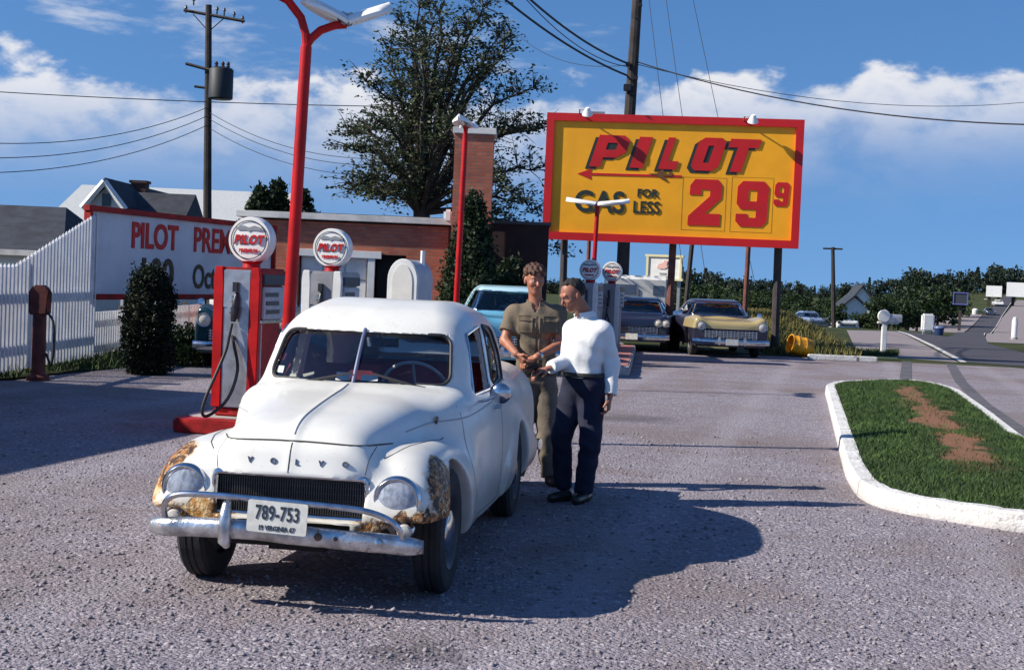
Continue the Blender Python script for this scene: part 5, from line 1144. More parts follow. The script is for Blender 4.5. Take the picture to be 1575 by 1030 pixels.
CARX, CARY, CARA = -1.0, 7.8, 7.8
volvo = thing('saloon_car', 'rusty white round-backed two-door saloon with split windscreen, parked closest to the viewer', 'car', (CARX, CARY, 0), R(-90-CARA))
def build_saloon(root):
    me = sdf_mesh(f_body, (-3.85, -.86, .12), (.85, .86, 1.6), .0135, name='body')
    body = link('body', me, root, paint_mat())
    # ---- glass
    fo = f_cabin
    ws_out = rpoly(WS, .075, 8)
    for s in (-1, 1):
        half = [p for p in ws_out if p.x*s > 0]
        half = [Vector((.012*s, 1.07)), *[p for p in half if True], Vector((.012*s, 1.36))] if s > 0 else [Vector((.012*s, 1.36)), *half, Vector((.012*s, 1.07))]
        cx = sum((p for p in half), Vector((0, 0)))/len(half); half.sort(key=lambda p: math.atan2(p.y-cx.y, p.x-cx.x))
        pane(half, 0, fo, .2, -1.6, -.014, root, 'windscreen')
    pane(rpoly(RW, .07), 0, fo, -3.9, -1.6, -.014, root, 'rear_window')
    for s in (-1, 1):
        pane(rpoly(QW, .06), 1, fo, 1.0*s, .1*s, -.014, root, 'quarter_window')
    # near side door glass is wound down a little; far side glass is up
    pane(rpoly(DW, .05), 1, fo, -1.0, -.1, -.014, root, 'door_window')
    low = [(-1.53, 1.0), (-.80, 1.0), (-.90, 1.14), (-1.53, 1.16)]
    # ---- gaskets and bars
    def ring(out, axis, a, b, r, name, m, off=.002):
        out = list(out)+[out[0], out[1]]
        full = [(None, p[0], p[1]) if axis == 0 else (p[0], None, p[1]) for p in out]
        q = MB(); q.tube(on_surface(fo, full, axis, a, b, off), r, 8, cap=False); return q.build(name, m, root, smooth=True)
    ring(ws_out, 0, .2, -1.6, .010, 'windscreen_seal', M_gask)
    ring(rpoly(RW, .07), 0, -3.9, -1.6, .013, 'window_seal', M_gask)
    for s in (-1, 1):
        ring(rpoly(DW, .05), 1, 1.0*s, .1*s, .010, 'window_frame', M_chrome, .003)
        ring(rpoly(QW, .06), 1, 1.0*s, .1*s, .009, 'window_seal', M_gask)
    pts = on_surface(fo, [(None, 0, z) for z in np.linspace(1.065, 1.378, 8)], 0, .2, -1.6, .004)
    q = MB(); q.tube(pts, .012, 8); q.build('windscreen_bar', mat('painted bar', (.10, .13, .24), .4), root, smooth=True)
    # ---- seams: thin dark lines following the sheet metal
    def seam(pts, axis, a, b, r=.0028, name='panel_gap', m=M_gap, off=-.001, fn=f_outer):
        q = MB(); q.tube(on_surface(fn, pts, axis, a, b, off), r, 6); return q.build(name, m, root, smooth=True)
    # bonnet shut line round the nose and along the sides
    for s in (-1, 1):
        seam([(x, s*y, None) for x, y in zip(np.linspace(.53, -.30, 30), np.interp(np.linspace(.53, -.3, 30), [-.6, 0, .3, .45, .53], [.625, .575, .53, .495, .45]))], 2, 1.5, .3, .004)
        seam([(None, s*y, z) for y, z in zip(np.linspace(.385, .40, 10), np.linspace(.70, .83, 10))], 0, 1.2, .3, .0028)
        seam([(x, None, .0) if False else (x, s*1.0, None) for x in ()] or [(-.50, None, z) for z in np.linspace(.32, .97, 16)], 1, 1.0*s, .2*s, .003)
        seam([(-1.60, None, z) for z in np.linspace(.30, .98, 16)], 1, 1.0*s, .2*s, .003)
        seam([(x, None, z) for x, z in zip(np.linspace(-.50, -1.60, 12), np.linspace(.30, .30, 12))], 1, 1.0*s, .2*s, .003)
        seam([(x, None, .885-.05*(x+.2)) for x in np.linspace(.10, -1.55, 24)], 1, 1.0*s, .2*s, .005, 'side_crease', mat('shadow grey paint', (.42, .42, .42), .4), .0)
        # chrome flash behind the door and the door handle
        seam([(x, None, .93-.10*abs(x+1.9)) for x in np.linspace(-1.66, -2.2, 10)], 1, 1.0*s, .2*s, .010, 'side_trim', M_chrome, .004)
        p = on_surface(f_outer, [(-1.45, None, .90)], 1, 1.0*s, .2*s)[0]
        q = MB(); q.tube([p+Vector((0, 0, 0)), p+Vector((.02, .035*s, 0)), p+Vector((.14, .04*s, .005)), p+Vector((.15, .01*s, 0))], .009, 8); q.build('door_handle', M_chrome, root, smooth=True)
    ys = np.linspace(-.45, .45, 24)
    seam([(None, y, .852-.10*abs(y)**2) for y in ys], 0, 1.2, .3, .0055)
    seam([(None, .0, z) for z in np.linspace(.70, .845, 8)], 0, 1.2, .3, .0035)
    # thin fold down the middle of the bonnet
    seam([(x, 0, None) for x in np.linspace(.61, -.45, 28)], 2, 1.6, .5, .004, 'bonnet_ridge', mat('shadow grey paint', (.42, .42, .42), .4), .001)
    # small badge low on the bonnet's side
    p = on_surface(f_outer, [(-.32, None, .90)], 1, 1.0, .2)[0]
    q = MB(); q.prism([(math.cos(a)*.03, math.sin(a)*.022) for a in np.linspace(0, 2*math.pi, 12, endpoint=False)], .012, Matrix.Translation(p+Vector((0, -.004, 0))) @ Matrix.Rotation(R(-90), 4, 'X'))
    q.build('side_badge', M_black, root)
    # ---- maker's letters across the nose panel
    for i, ch in enumerate('VOLVO'):
        y = -.205+.123*i
        p = on_surface(f_outer, [(None, y, .752)], 0, 1.2, .3)[0]
        Mt = Matrix.Translation(p+Vector((.003, 0, 0))) @ Matrix.Rotation(R(90), 4, 'Z') @ Matrix.Rotation(R(90-14), 4, 'X')
        text_mesh(ch, .040, .008, Mt, 'letter', mat('dull letter metal', (.16, .16, .17), .4, .8), root, bold=.001)
    # ---- headlights
    for s in (-1, 1):
        c = Vector((.622, .553*s, .585)); Mh = Matrix.Translation(c) @ Matrix.Rotation(R(90), 4, 'Y')
        q = MB(); q.lathe([(.100, -.10), (.120, -.03), (.126, .020), (.122, .042), (.112, .050), (.101, .040)], 40, Mh)
        h = q.build('headlight', M_chrome, root, smooth=True, angle=50)
        q = MB(); q.lathe([(.103, .036), (.09, .046), (.06, .056), (.03, .061), (.0005, .062)], 36, Mh)
        q.build('lens', lamp_glass(), h, smooth=True)
        q = MB(); q.lathe([(.104, .038), (.095, .012), (.07, -.022), (.035, -.040), (.0005, -.045)], 36, Mh); q.build('reflector', mat('lamp reflector', (.78, .80, .84), .10, 1.0, .15, 20, .06, 60), h, smooth=True)
        q = MB(); q.lathe([(.0005, .03), (.014, .022), (.016, .0), (.012, -.04)], 14, Mh); q.build('bulb', mat('bulb glass', (.7, .7, .68), .1), h, smooth=True)
        c2 = Vector((.665, .600*s, .437)); q = MB(); q.lathe([(.045, -.05), (.047, .0), (.040, .012)], 20, Matrix.Translation(c2) @ Matrix.Rotation(R(90), 4, 'Y'))
        o = q.build('parking_light', M_chrome, root, smooth=True)
        q = MB(); q.lathe([(.040, .008), (.030, .024), (.0005, .032)], 20, Matrix.Translation(c2) @ Matrix.Rotation(R(90), 4, 'Y')); q.build('lens', mat('lamp lens', (.6, .56, .5), .2, .1), o, smooth=True)
    # ---- grille
    q = MB()
    for y in np.linspace(-.385, .385, 62): q.box((.628, y, .575), (.012, .0045, .205))
    for z in np.linspace(.49, .66, 6): q.box((.622, 0, z), (.008, .79, .005))
    q.build('grille', mat('grille grey', (.085, .085, .09), .45, .5, .3), root)
    q = MB(); q.box((.605, 0, .575), (.01, .80, .22)); q.box((.612, 0, .43), (.006, .66, .06)); q.build('grille_backing', M_black, root)
    q = MB(); o = rpoly([(-.405, .472), (.405, .472), (.395, .682), (-.395, .682)], .03, 5); o = o+[o[0]]
    q.tube([Vector((.668-.15*p.x*p.x+.0*p.y, p.x, p.y)) for p in o], .018, 10); q.build('grille_surround', M_chrome, root, smooth=True)
    # ---- bumper blade, over-rider, hoop
    q = MB(); ys = np.linspace(-.708, .708, 33); prof = [(-.050, .0), (-.046, .018), (-.020, .032), (.020, .032), (.046, .018), (.050, .0), (.02, -.004), (-.02, -.004)]
    vs = []; rs = random.Random(3)
    for y in ys:
        x0 = .80-.16*abs(y)**2.2-.10*max(0, abs(y)-.62)*3; z0 = .377+.035*(1-(y/.75)**2)-.015*y/.75-.004*math.sin(y*7)
        k = 1-.45*max(0, (abs(y)-.60)/.125)**2; d = .006*math.sin(y*19+1)+.004*rs.uniform(-1, 1)
        for dz, dx in prof: vs.append((x0+dx+d, y, z0+dz*k))
    n = len(prof); fs = [(i*n+j, i*n+(j+1) % n, (i+1)*n+(j+1) % n, (i+1)*n+j) for i in range(len(ys)-1) for j in range(n)]+[tuple(range(n)), tuple(range((len(ys)-1)*n, len(ys)*n))]
    q.add(vs, fs)
    chr2 = mat('dented chrome', (.68, .68, .68), .30, .9, .45, 10, .3, 22); _n = NT(chr2.node_tree); _b = _n.N['Principled BSDF']; _f = _n.ss(_n.noise(_n.n('ShaderNodeTexCoord').outputs['Object'], 13, 6, .7), .60, .68); _o = _b.inputs['Base Color'].links[0].from_socket
    _n.put(_b.inputs['Base Color'], _n.mix(_f, _o, (.17, .08, .04))); _n.put(_b.inputs['Metallic'], _n.m('SUBTRACT', .9, _n.m('MULTIPLY', _f, .8))); _n.put(_b.inputs['Roughness'], _n.m('ADD', .28, _n.m('MULTIPLY', _f, .5)))
    bump = q.build('front_bumper', chr2, root, smooth=True, angle=50)
    q = MB(); y = -.27; q.tube([(.83-.02, y, .335), (.84, y, .36), (.845, y, .42), (.838, y, .50), (.815, y, .545), (.79, y, .555)], [.02, .034, .034, .030, .024, .012], 12); q.build('over_rider', chr2, bump, smooth=True)
    for y in (.20, .29, .50):
        q = MB(); z = .412-.03*(y/.75)**2-.01*y; q.tube([(.77, y, z), (.835-.05*y, y, z), (.842-.05*y, y, z)], [.026, .020, .004], 10)
        q.build('bumper_bolt', mat('rusty bolt', (.16, .09, .06), .7, .3, .4, 20) if y < .4 else M_chrome, bump, smooth=True)
    q = MB(); pts = []
    for y, z, x in ((-.61, .41, .74), (-.615, .48, .77), (-.59, .54, .80), (-.52, .575, .815), (-.36, .585, .835), (-.1, .58, .845), (.2, .57, .845), (.42, .555, .83), (.54, .52, .815), (.60, .47, .80), (.615, .41, .755)): pts.append(Vector((x, y, z)))
    dense = []
    for i in range(len(pts)-1):
        p0, p1, p2, p3 = pts[max(0, i-1)], pts[i], pts[i+1], pts[min(len(pts)-1, i+2)]
        for t in np.linspace(0, 1, 6, endpoint=False): dense.append(.5*((2*p1)+(p2-p0)*t+(2*p0-5*p1+4*p2-p3)*t*t+(3*p1-p0-3*p2+p3)*t**3))
    q.tube(dense+[pts[-1]], .016, 10); q.build('bumper_rail', M_chrome, bump, smooth=True)
    # ---- licence plate
    Mp = Matrix.Translation((.872, .005, .50)) @ Matrix.Rotation(R(90), 4, 'Z') @ Matrix.Rotation(R(88), 4, 'X') @ Matrix.Rotation(R(-2.0), 4, 'Z')
    q = MB(); q.prism([tuple(p) for p in rpoly([(-.152, -.078), (.152, -.078), (.152, .078), (-.152, .078)], .012, 3)], .004, Mp)
    pl = q.build('licence_plate', mat('plate white', (.74, .73, .66), .45, 0, .15, 20), root)
    ink = mat('plate ink', (.03, .04, .05), .5)
    text_mesh('789-753', .098, .003, Mp @ Matrix.Translation((0, .017, .0055)), 'plate_number', ink, pl, xs=.66, bold=.0018, spacing=1.06)
    text_mesh('19 VIRGINIA 67', .034, .003, Mp @ Matrix.Translation((0, -.055, .0055)), 'plate_state', ink, pl, xs=.82, bold=.0006)
    # ---- wipers, mirror
    for y0, y1 in ((-.33, -.02), (.42, .12)):
        ym = np.linspace(y0, y1, 8); zz = np.linspace(1.055, 1.125, 8)
        p = on_surface(fo, [(None, y, z) for y, z in zip(ym, zz)], 0, .3, -1.6, .028)
        base = on_surface(fo, [(None, y0, 1.04)], 0, .3, -1.6, .0)[0]
        q = MB(); q.tube([base]+p, [.014, .010]+[.007]*7, 8)
        q.tube([p[2]+Vector((0, 0, -.012)), p[5]+Vector((.0, 0, -.012))], .004, 6); q.build('wiper', mat('wiper steel', (.07, .065, .065), .4, .5), root, smooth=True)
    b = on_surface(f_outer, [(-.92, None, .965)], 1, 1.0, .2)[0]
    q = MB(); q.tube([b, b+Vector((.01, .05, .015)), b+Vector((.0, .10, .045))], .009, 8)
    q.lathe([(.0005, -.028), (.045, -.022), (.062, .0), (.066, .010), (.060, .014), (.0005, .012)], 24, Matrix.Translation(b+Vector((-.01, .125, .055))) @ Matrix.Rotation(R(-82), 4, 'Y'))
    q.build('door_mirror', M_chrome, root, smooth=True, angle=50)
    # ---- cabin: dash, wheel, seats, visor-high mirror, papers on the dash
    q = MB(); q.box((-.66, 0, .96), (.18, 1.16, .14)); q.build('dashboard', M_dark, root, bevel=.03)
    q = MB(); c = Vector((-.93, .30, 1.02)); Mw = Matrix.Translation(c) @ Matrix.Rotation(R(-58), 4, 'Y')
    q.tube([Mw @ Vector((.20*math.cos(a), .20*math.sin(a), 0)) for a in np.linspace(0, 2*math.pi, 40)], .011, 8, cap=False)
    q.tube([Mw @ Vector((-.2, 0, 0)), Mw @ Vector((.2, 0, 0))], .009, 6); q.tube([c, Vector((-.62, .30, .85))], .022, 8)
    q.lathe([(.04, -.01), (.035, .03), (.0005, .04)], 16, Mw)
    q.build('steering_wheel', mat('ivory wheel', (.42, .42, .44), .4), root, smooth=True)
    for y in (-.30, .30):
        q = MB(); q.box((-1.38, y, .62), (.52, .50, .16)); q.box((-1.66, y, .88), (.14, .50, .46), rot=Matrix.Rotation(R(-12), 3, 'Y')); q.build('front_seat', M_redseat, root, bevel=.05)
    q = MB(); q.box((-2.28, 0, .66), (.50, 1.10, .16)); q.box((-2.56, 0, .90), (.14, 1.10, .40), rot=Matrix.Rotation(R(-16), 3, 'Y')); q.build('rear_seat', M_redseat, root, bevel=.05)
    q = MB(); q.box((-2.75, 0, 1.09), (.30, 1.0, .02)); q.build('parcel_shelf', M_dark, root)
    q = MB(); q.box((-1.7, 0, .5), (2.3, 1.24, .02)); q.build('cabin_floor', M_dark, root)
    p = on_surface(fo, [(None, .10, 1.30)], 0, .2, -1.6, -.07)[0]
    q = MB(); q.box(p, (.015, .20, .055)); q.tube([p, p+Vector((.02, 0, .06))], .006, 6); q.build('interior_mirror', M_chrome, root, bevel=.01)
    for (y, z, w, h, c, nm) in ((-.075, 1.100, .09, .045, (.72, .72, .70), 'inspection_sticker'), (.085, 1.098, .10, .032, (.74, .75, .74), 'inspection_sticker'), (-.50, 1.115, .05, .04, (.66, .68, .66), 'inspection_sticker')):
        g = [(None, y+dy*w/2, z+dz*h/2) for dy, dz in ((-1, -1), (1, -1), (1, 1), (-1, 1))]
        P = on_surface(fo, g, 0, .2, -1.6, -.020)
        q = MB(); q.add(P, [(0, 1, 2, 3)]); q.build(nm, mat('sticker paper', c, .6), root)
    # aerial mast-like A-post mouldings
    # ---- underside and wheels
    q = MB(); q.box((-1.35, 0, .34), (2.1, 1.0, .14)); q.box((.05, 0, .36), (.9, .30, .18)); q.box((-2.75, 0, .40), (1.3, .9, .2)); q.tube([(0, -.6, .30), (0, .6, .30)], .035, 8); q.tube([(-2.6, -.6, .33), (-2.6, .6, .33)], .05, 8)
    q.box((.42, 0, .40), (.30, .9, .20)); q.build('chassis', mat('underside grime', (.02, .018, .017), .9), root)
    for x in (0, -2.6):
        for s in (-1, 1): wheel(root, x, .645*s)
    # rear lamps and rear bumper
    for s in (-1, 1):
        q = MB(); p = on_surface(f_outer, [(None, .56*s, .66)], 0, -4.0, -2.5)[0]
        q.lathe([(.04, -.02), (.045, .03), (.03, .05), (.0005, .055)], 16, Matrix.Translation(p) @ Matrix.Rotation(R(-90), 4, 'Y')); q.build('tail_lamp', mat('red lens', (.35, .01, .01), .2), root, smooth=True)
    q = MB(); q.tube([(-3.72+.2*abs(y)**2, y, .42) for y in np.linspace(-.78, .78, 20)], .045, 10); q.build('rear_bumper', M_chrome, root, smooth=True)
build_saloon(volvo)
# ================================================================== the other cars
def paint(name, col, rough=.25, top=None, test=None):
    m = bpy.data.materials.new(name); m.use_nodes = True; nt = NT(m.node_tree); b = nt.N['Principled BSDF']
    co = nt.n('ShaderNodeTexCoord').outputs['Object']; c = nt.mix(nt.noise(co, 3, 4), col, tuple(x*.82 for x in col))
    if top:
        sp = nt.n('ShaderNodeSeparateXYZ'); nt.put(sp.inputs[0], co)
        k = nt.m('MULTIPLY', nt.m('GREATER_THAN', sp.outputs[2], test[0]), nt.m('GREATER_THAN', sp.outputs[0], test[1])); c = nt.mix(k, c, top)
    nt.put(b.inputs['Base Color'], c); b.inputs['Roughness'].default_value = rough; b.inputs['Coat Weight'].default_value = .35; return m
def sedan(label, loc, rz, paint_m, W_=.95, hood=.93, roof=1.44, h=.028, fin=.06, quad=False, grille_z=(.44, .68), roofpaint=None, plate=True, detail=True, name='parked_car', group=None):
    root = thing(name, label, 'car', loc, rz, group)
    hT = curve([1.02, .98, .85, .3, -.5, -1.0, -2.4, -3.0, -3.7, -3.85], [.45, hood-.12, hood-.04, hood-.01, hood+.01, hood+.02, hood+.02, hood, hood-.10, .5])
    pP = curve([1.02, .95, .7, -.5, -2.0, -3.2, -3.75, -3.88], [W_*.90, W_*.965, W_*.985, W_, W_, W_*.98, W_*.92, W_*.80])
    cT = curve([.6, -.55, -.75, -.98, -1.15, -1.6, -2.2, -2.5, -2.75, -3.0, -3.4], [.2, hood-.02, hood+.17, roof-.10, roof-.03, roof, roof-.03, roof-.12, hood+.12, hood-.08, .1])
    cW = curve([hood-.2, hood, roof-.1, roof+.1], [W_*.86, W_*.85, W_*.66, W_*.58])
    def cab(X, Y, Z): Y = np.abs(Y); return smax((Z-cT(X+.25*Y*Y))*.75, Y-cW(Z), .09)
    def outer(X, Y, Z):
        Y = np.abs(Y); fen = fin*np.exp(-((Y-W_*.82)/.16)**2)*np.clip((X+.6)*1.2, 0, 1)
        tz = 1-.10*np.clip((.5-Z)*3, 0, 1)-.05*np.clip((Z-.72)*4, 0, 1); r = smax(Y-pP(X)*tz, Z-hT(X)-fen+.02*(1-np.clip(Y/W_, 0, 1)), .07); r = smax(r, X-1.0+.08*Y*Y, .06); r = smax(r, -3.86-X, .06)
        return smax(smin(r, cab(X, Y, Z), .04), .27-Z, .03)
    hb, ht = hood+.05, roof-.11
    wsp = [(-W_*.74, hb), (W_*.74, hb), (W_*.60, ht), (-W_*.60, ht)]
    dwp = [(-2.35, hb), (-.78, hb), (-1.04, ht), (-2.2, ht)]
    def body(X, Y, Z):
        Ya = np.abs(Y); f = outer(X, Y, Z); f = np.maximum(f, -smax(smax(cab(X, Y, Z)+.05, .55-Z, .03), np.maximum(X+.62, -2.8-X), .03))
        f = np.maximum(f, -np.maximum(hplane(Y, Z, wsp, .05), np.maximum(-1.5-X, X+.2))); f = np.maximum(f, -np.maximum(hplane(Y, Z, wsp, .05), np.maximum(X+2.1, -3.6-X)))
        f = np.maximum(f, -np.maximum(hplane(X, Z, dwp, .05), .35-Ya))
        for wx in (.0, -2.9): f = np.maximum(f, -np.maximum(np.sqrt((X-wx)**2+(Z-.34)**2)-.37, .55-Ya))
        g = smax(np.maximum(np.abs(Z-sum(grille_z)/2)-(grille_z[1]-grille_z[0])/2, Ya-W_*.70), .92-X, .02); return np.maximum(f, -g)
    bm_ = sdf_mesh(body, (-4.0, -W_-.08, .15), (1.12, W_+.08, roof+.08), h, 1, 'body'); link('body', bm_, root, paint_m)
    pane(rpoly(wsp, .05), 0, cab, .4, -1.7, -.02, root, 'windscreen'); pane(rpoly(wsp, .05), 0, cab, -3.9, -1.6, -.02, root, 'rear_window')
    for s in (-1, 1): pane(rpoly(dwp, .05), 1, cab, 1.2*s, .1*s, -.02, root, 'side_window')
    q = MB(); q.box((-1.7, 0, .5), (2.2, W_*1.5, .03)); q.box((-1.5, 0, .72), (.2, W_*1.4, .5)); q.box((-2.5, 0, .75), (.2, W_*1.4, .5)); q.box((-.7, 0, .85), (.2, W_*1.4, .16)); q.build('seats', mat('grey cabin', (.10, .09, .10), .8), root)
    q = MB(); o = rpoly(wsp, .05); o.append(o[0]); q.tube(on_surface(cab, [(None, p.x, p.y) for p in o], 0, .4, -1.7, .004), .018, 6, cap=False); q.build('windscreen_trim', M_chrome, root, smooth=True)
    for s in (-1, 1):
        for dy in ((0,) if not quad else (-.095, .095)):
            c = Vector((.965, s*W_*.79+dy, hood-.17)); r = .10 if not quad else .082; q = MB(); Mh = Matrix.Translation(c) @ Matrix.Rotation(R(90), 4, 'Y')
            q.lathe([(r*1.05, -.12), (r*1.28, .03), (r*1.2, .06), (r*1.02, .045)], 20, Mh); hl = q.build('headlight', M_chrome, root, smooth=True)
            q = MB(); q.lathe([(r*1.03, .04), (r*.7, .065), (.0005, .075)], 20, Mh); q.build('lens', mat('lamp lens', (.6, .56, .5), .2, .1), hl, smooth=True)
        q = MB(); p = on_surface(outer, [(-.75, None, hood-.02)], 1, 1.3*s, .3*s)[0]; q.tube([p, p+Vector((0, .09*s, .08))], .012, 6); q.lathe([(.0005, -.03), (.06, -.02), (.065, .01), (.0005, .015)], 14, Matrix.Translation(p+Vector((0, .12*s, .11))) @ Matrix.Rotation(R(80), 4, 'Y')); q.build('door_mirror', M_chrome, root, smooth=True)
    q = MB(); gz0, gz1 = grille_z
    for z in np.linspace(gz0+.03, gz1-.03, 5): q.box((.955, 0, z), (.03, W_*1.38, .016))
    for y in np.linspace(-W_*.66, W_*.66, 15): q.box((.945, y, (gz0+gz1)/2), (.02, .012, gz1-gz0))
    q.build('grille', M_chrome, root); q = MB(); q.box((.925, 0, (gz0+gz1)/2), (.01, W_*1.42, gz1-gz0+.05)); q.build('grille_backing', M_black, root)
    def bumper(x0, sg, nm):
        q = MB(); pr = [(-.075, 0), (-.06, .035), (0, .05), (.06, .035), (.075, 0)]; ys = np.linspace(-W_*1.0, W_*1.0, 21); vs = []
        for y in ys:
            for dz, dx in pr: vs.append((x0+sg*(dx-.14*abs(y/W_)**3), y, .40+dz))
        n = 5; q.add(vs, [(i*n+j, i*n+j+1, (i+1)*n+j+1, (i+1)*n+j) for i in range(20) for j in range(4)]+[(i*n, (i+1)*n, (i+1)*n+4, i*n+4) for i in range(20)]+[tuple(range(5)), tuple(range(100, 105))]); return q.build(nm, M_chrome, root, smooth=True, angle=60)
    fb = bumper(1.10, 1, 'front_bumper'); bumper(-3.95, -1, 'rear_bumper')
    for s in (-1, 1): q = MB(); q.box((1.13, s*.32, .42), (.08, .07, .20)); q.build('over_rider', M_chrome, fb, bevel=.02)
    if plate: q = MB(); q.box((1.175, -.0, .40), (.01, .31, .155)); q.build('licence_plate', mat('plate white', (.74, .73, .66), .45), root, bevel=.004)
    for x in (0, -2.9):
        for s in (-1, 1): wheel(root, x, (W_-.17)*s, .335, .18)
    q = MB(); q.box((-1.45, 0, .32), (3.9, W_*1.35, .12)); q.build('chassis', mat('underside grime', (.02, .018, .017), .9), root)
    return root
def facing(px, D, turn=0.0): return ((px-787)/FPX*D, D+1.0, 0), R(-90)+turn
l, r = facing(1122, 35.4, R(2)); sedan('cream and dark two-tone sedan facing the viewer under the right end of the billboard', l, r, paint('dark two tone paint', (.028, .026, .05), .25, (.40, .32, .15), (.72, -.62)), W_=.97, hood=.96, roof=1.43, fin=.09)
l, r = facing(980, 36.6, R(-8)); sedan('dark navy sedan facing the viewer beside the two men', l, r, paint('navy paint', (.010, .016, .045), .3), W_=.96, hood=.93, roof=1.40, quad=True, grille_z=(.46, .66))
l, r = facing(790, 25.6, R(6)); sedan('pale turquoise sedan parked behind the men, roof and windscreen visible', l, r, paint('turquoise paint', (.15, .42, .60), .2, (.48, .70, .78), (1.12, -9)), W_=.93, hood=1.06, roof=1.60)
l, r = facing(364, 24.0, R(6)); sedan('dark teal sedan half hidden behind the nearest fuel pump', l, r, paint('dark teal paint', (.02, .06, .075), .2), W_=.84, hood=1.0, roof=1.44, fin=.10)
# white van seen from behind, one small window in its back
x = (975-787)/FPX*45; v = thing('white_van', 'boxy white van with a small rear window behind the dark navy sedan', 'van', (x, 45, 0), R(90))
q = MB(); q.prism([(3.0, .35), (3.0, 1.0), (2.55, 1.15), (2.30, 1.95), (2.15, 2.02), (-.9, 2.02), (-1.0, 1.9), (-1.0, .35)], 1.76, Matrix(((1, 0, 0, 0), (0, 0, 1, -.88), (0, 1, 0, 0), (0, 0, 0, 1)))); q.build('body', M_white, v, bevel=.06)
for y_, w_ in ((-.60, .34), (.35, .5)): q = MB(); q.box((-1.005, y_, 1.58), (.03, w_, .30)); q.build('rear_window', mat('blue grey pane', (.10, .13, .20), .1), v, bevel=.01)
q = MB(); q.box((-1.01, 0, 1.0), (.02, .02, 1.2)); q.build('door_gap', M_gap, v)
for s in (-1, 1):
    q = MB(); q.box((-1.02, .70*s, .85), (.04, .10, .16)); q.build('tail_lamp', mat('red lens', (.35, .01, .01), .2), v, bevel=.01)
    for xx in (2.2, -.2): wheel(v, xx, .78*s, .34, .18)
q = MB(); q.box((-1.06, 0, .45), (.10, 1.7, .16)); q.build('bumper', M_chrome, v, bevel=.03)
for (px, D, col, lab, rz) in ((1252, 116, (.25, .32, .50), 'pale blue car roof seen over the weedy bank', R(-80)), (1298, 122, (.75, .75, .74), 'white car parked before the white farmhouse', R(-85)), (1529, 300, (.75, .75, .72), 'white car climbing the far branch road', R(80)), (1520, 262, (.05, .05, .06), 'dark car lower down on the far branch road', R(-100))):
    x = (px-787)/FPX*D; sedan(lab, (x, D, float(zt(x, D))+.05), rz, paint('far paint', col), h=.07, name='distant_car', plate=False)
# ================================================================== the two men beside the white car
def hand_parts(w, d, n, side, curl=.5, L=.185):
    """wrist point, direction to the knuckles, palm normal (palm side), side = +1 / -1 picks where the thumb leaves"""
    w, d, n = Vector(w), Vector(d).normalized(), Vector(n).normalized(); n = (n-d*n.dot(d)).normalized(); t = d.cross(n)*side; out = []
    k = w+d*L*.50
    for i, (o, ln) in enumerate(((-.032, .88), (-.011, 1.0), (.011, .94), (.031, .76))):
        b = k+t*-o*1.0; out.append((w+t*-o*.55, b, .0155, .0115))
        a = curl*(.9+.12*i); d1 = (d*math.cos(a)+n*math.sin(a)); d2 = (d*math.cos(a*2.0)+n*math.sin(a*2.0)); d3 = d*math.cos(a*2.7)+n*math.sin(a*2.7); f = L*.5*ln
        p1 = b+d1*f*.45; p2 = p1+d2*f*.32; p3 = p2+d3*f*.23; out += [(b, p1, .0105, .0095), (p1, p2, .0095, .0088), (p2, p3, .0088, .0072)]
    b = w+t*.022+d*.035; p1 = b+(t*.75+d*.6+n*.35).normalized()*.045; p2 = p1+(t*.2+d*.9+n*.45).normalized()*.035; out += [(w, b, .016, .014), (b, p1, .0135, .011), (p1, p2, .0105, .0085)]
    return out
class Person:
    def __init__(s): s.c = {}
    def parts(s, key, lst): s.c.setdefault(key, []).extend(lst)
def union(lst, k):
    def f(X, Y, Z):
        r = None
        for a, b, ra, rb in lst:
            c = cone(X, Y, Z, a, b, ra, rb); r = c if r is None else smin(r, c, k)
        return r
    return f
def sparse_mesh(f, lo, hi, h, name, B=12):
    """evaluate only the blocks near the surface"""
    def g(X, Y, Z):
        if X.ndim < 3 or min(X.shape) < 3: return f(X, Y, Z)
        out = np.empty(X.shape, np.float32); n = X.shape
        for i in range(0, n[0], B):
            for j in range(0, n[1], B):
                for k in range(0, n[2], B):
                    s = (slice(i, min(i+B, n[0])), slice(j, min(j+B, n[1])), slice(k, min(k+B, n[2])))
                    x, y, z = X[s], Y[s], Z[s]; c = f(x.mean(keepdims=True), y.mean(keepdims=True), z.mean(keepdims=True)).item()
                    if abs(c) > B*h*1.05+.03: out[s] = c
                    else: out[s] = f(x, y, z)
        return out
    return sdf_mesh(g, lo, hi, h, 1, name, sharp=0)
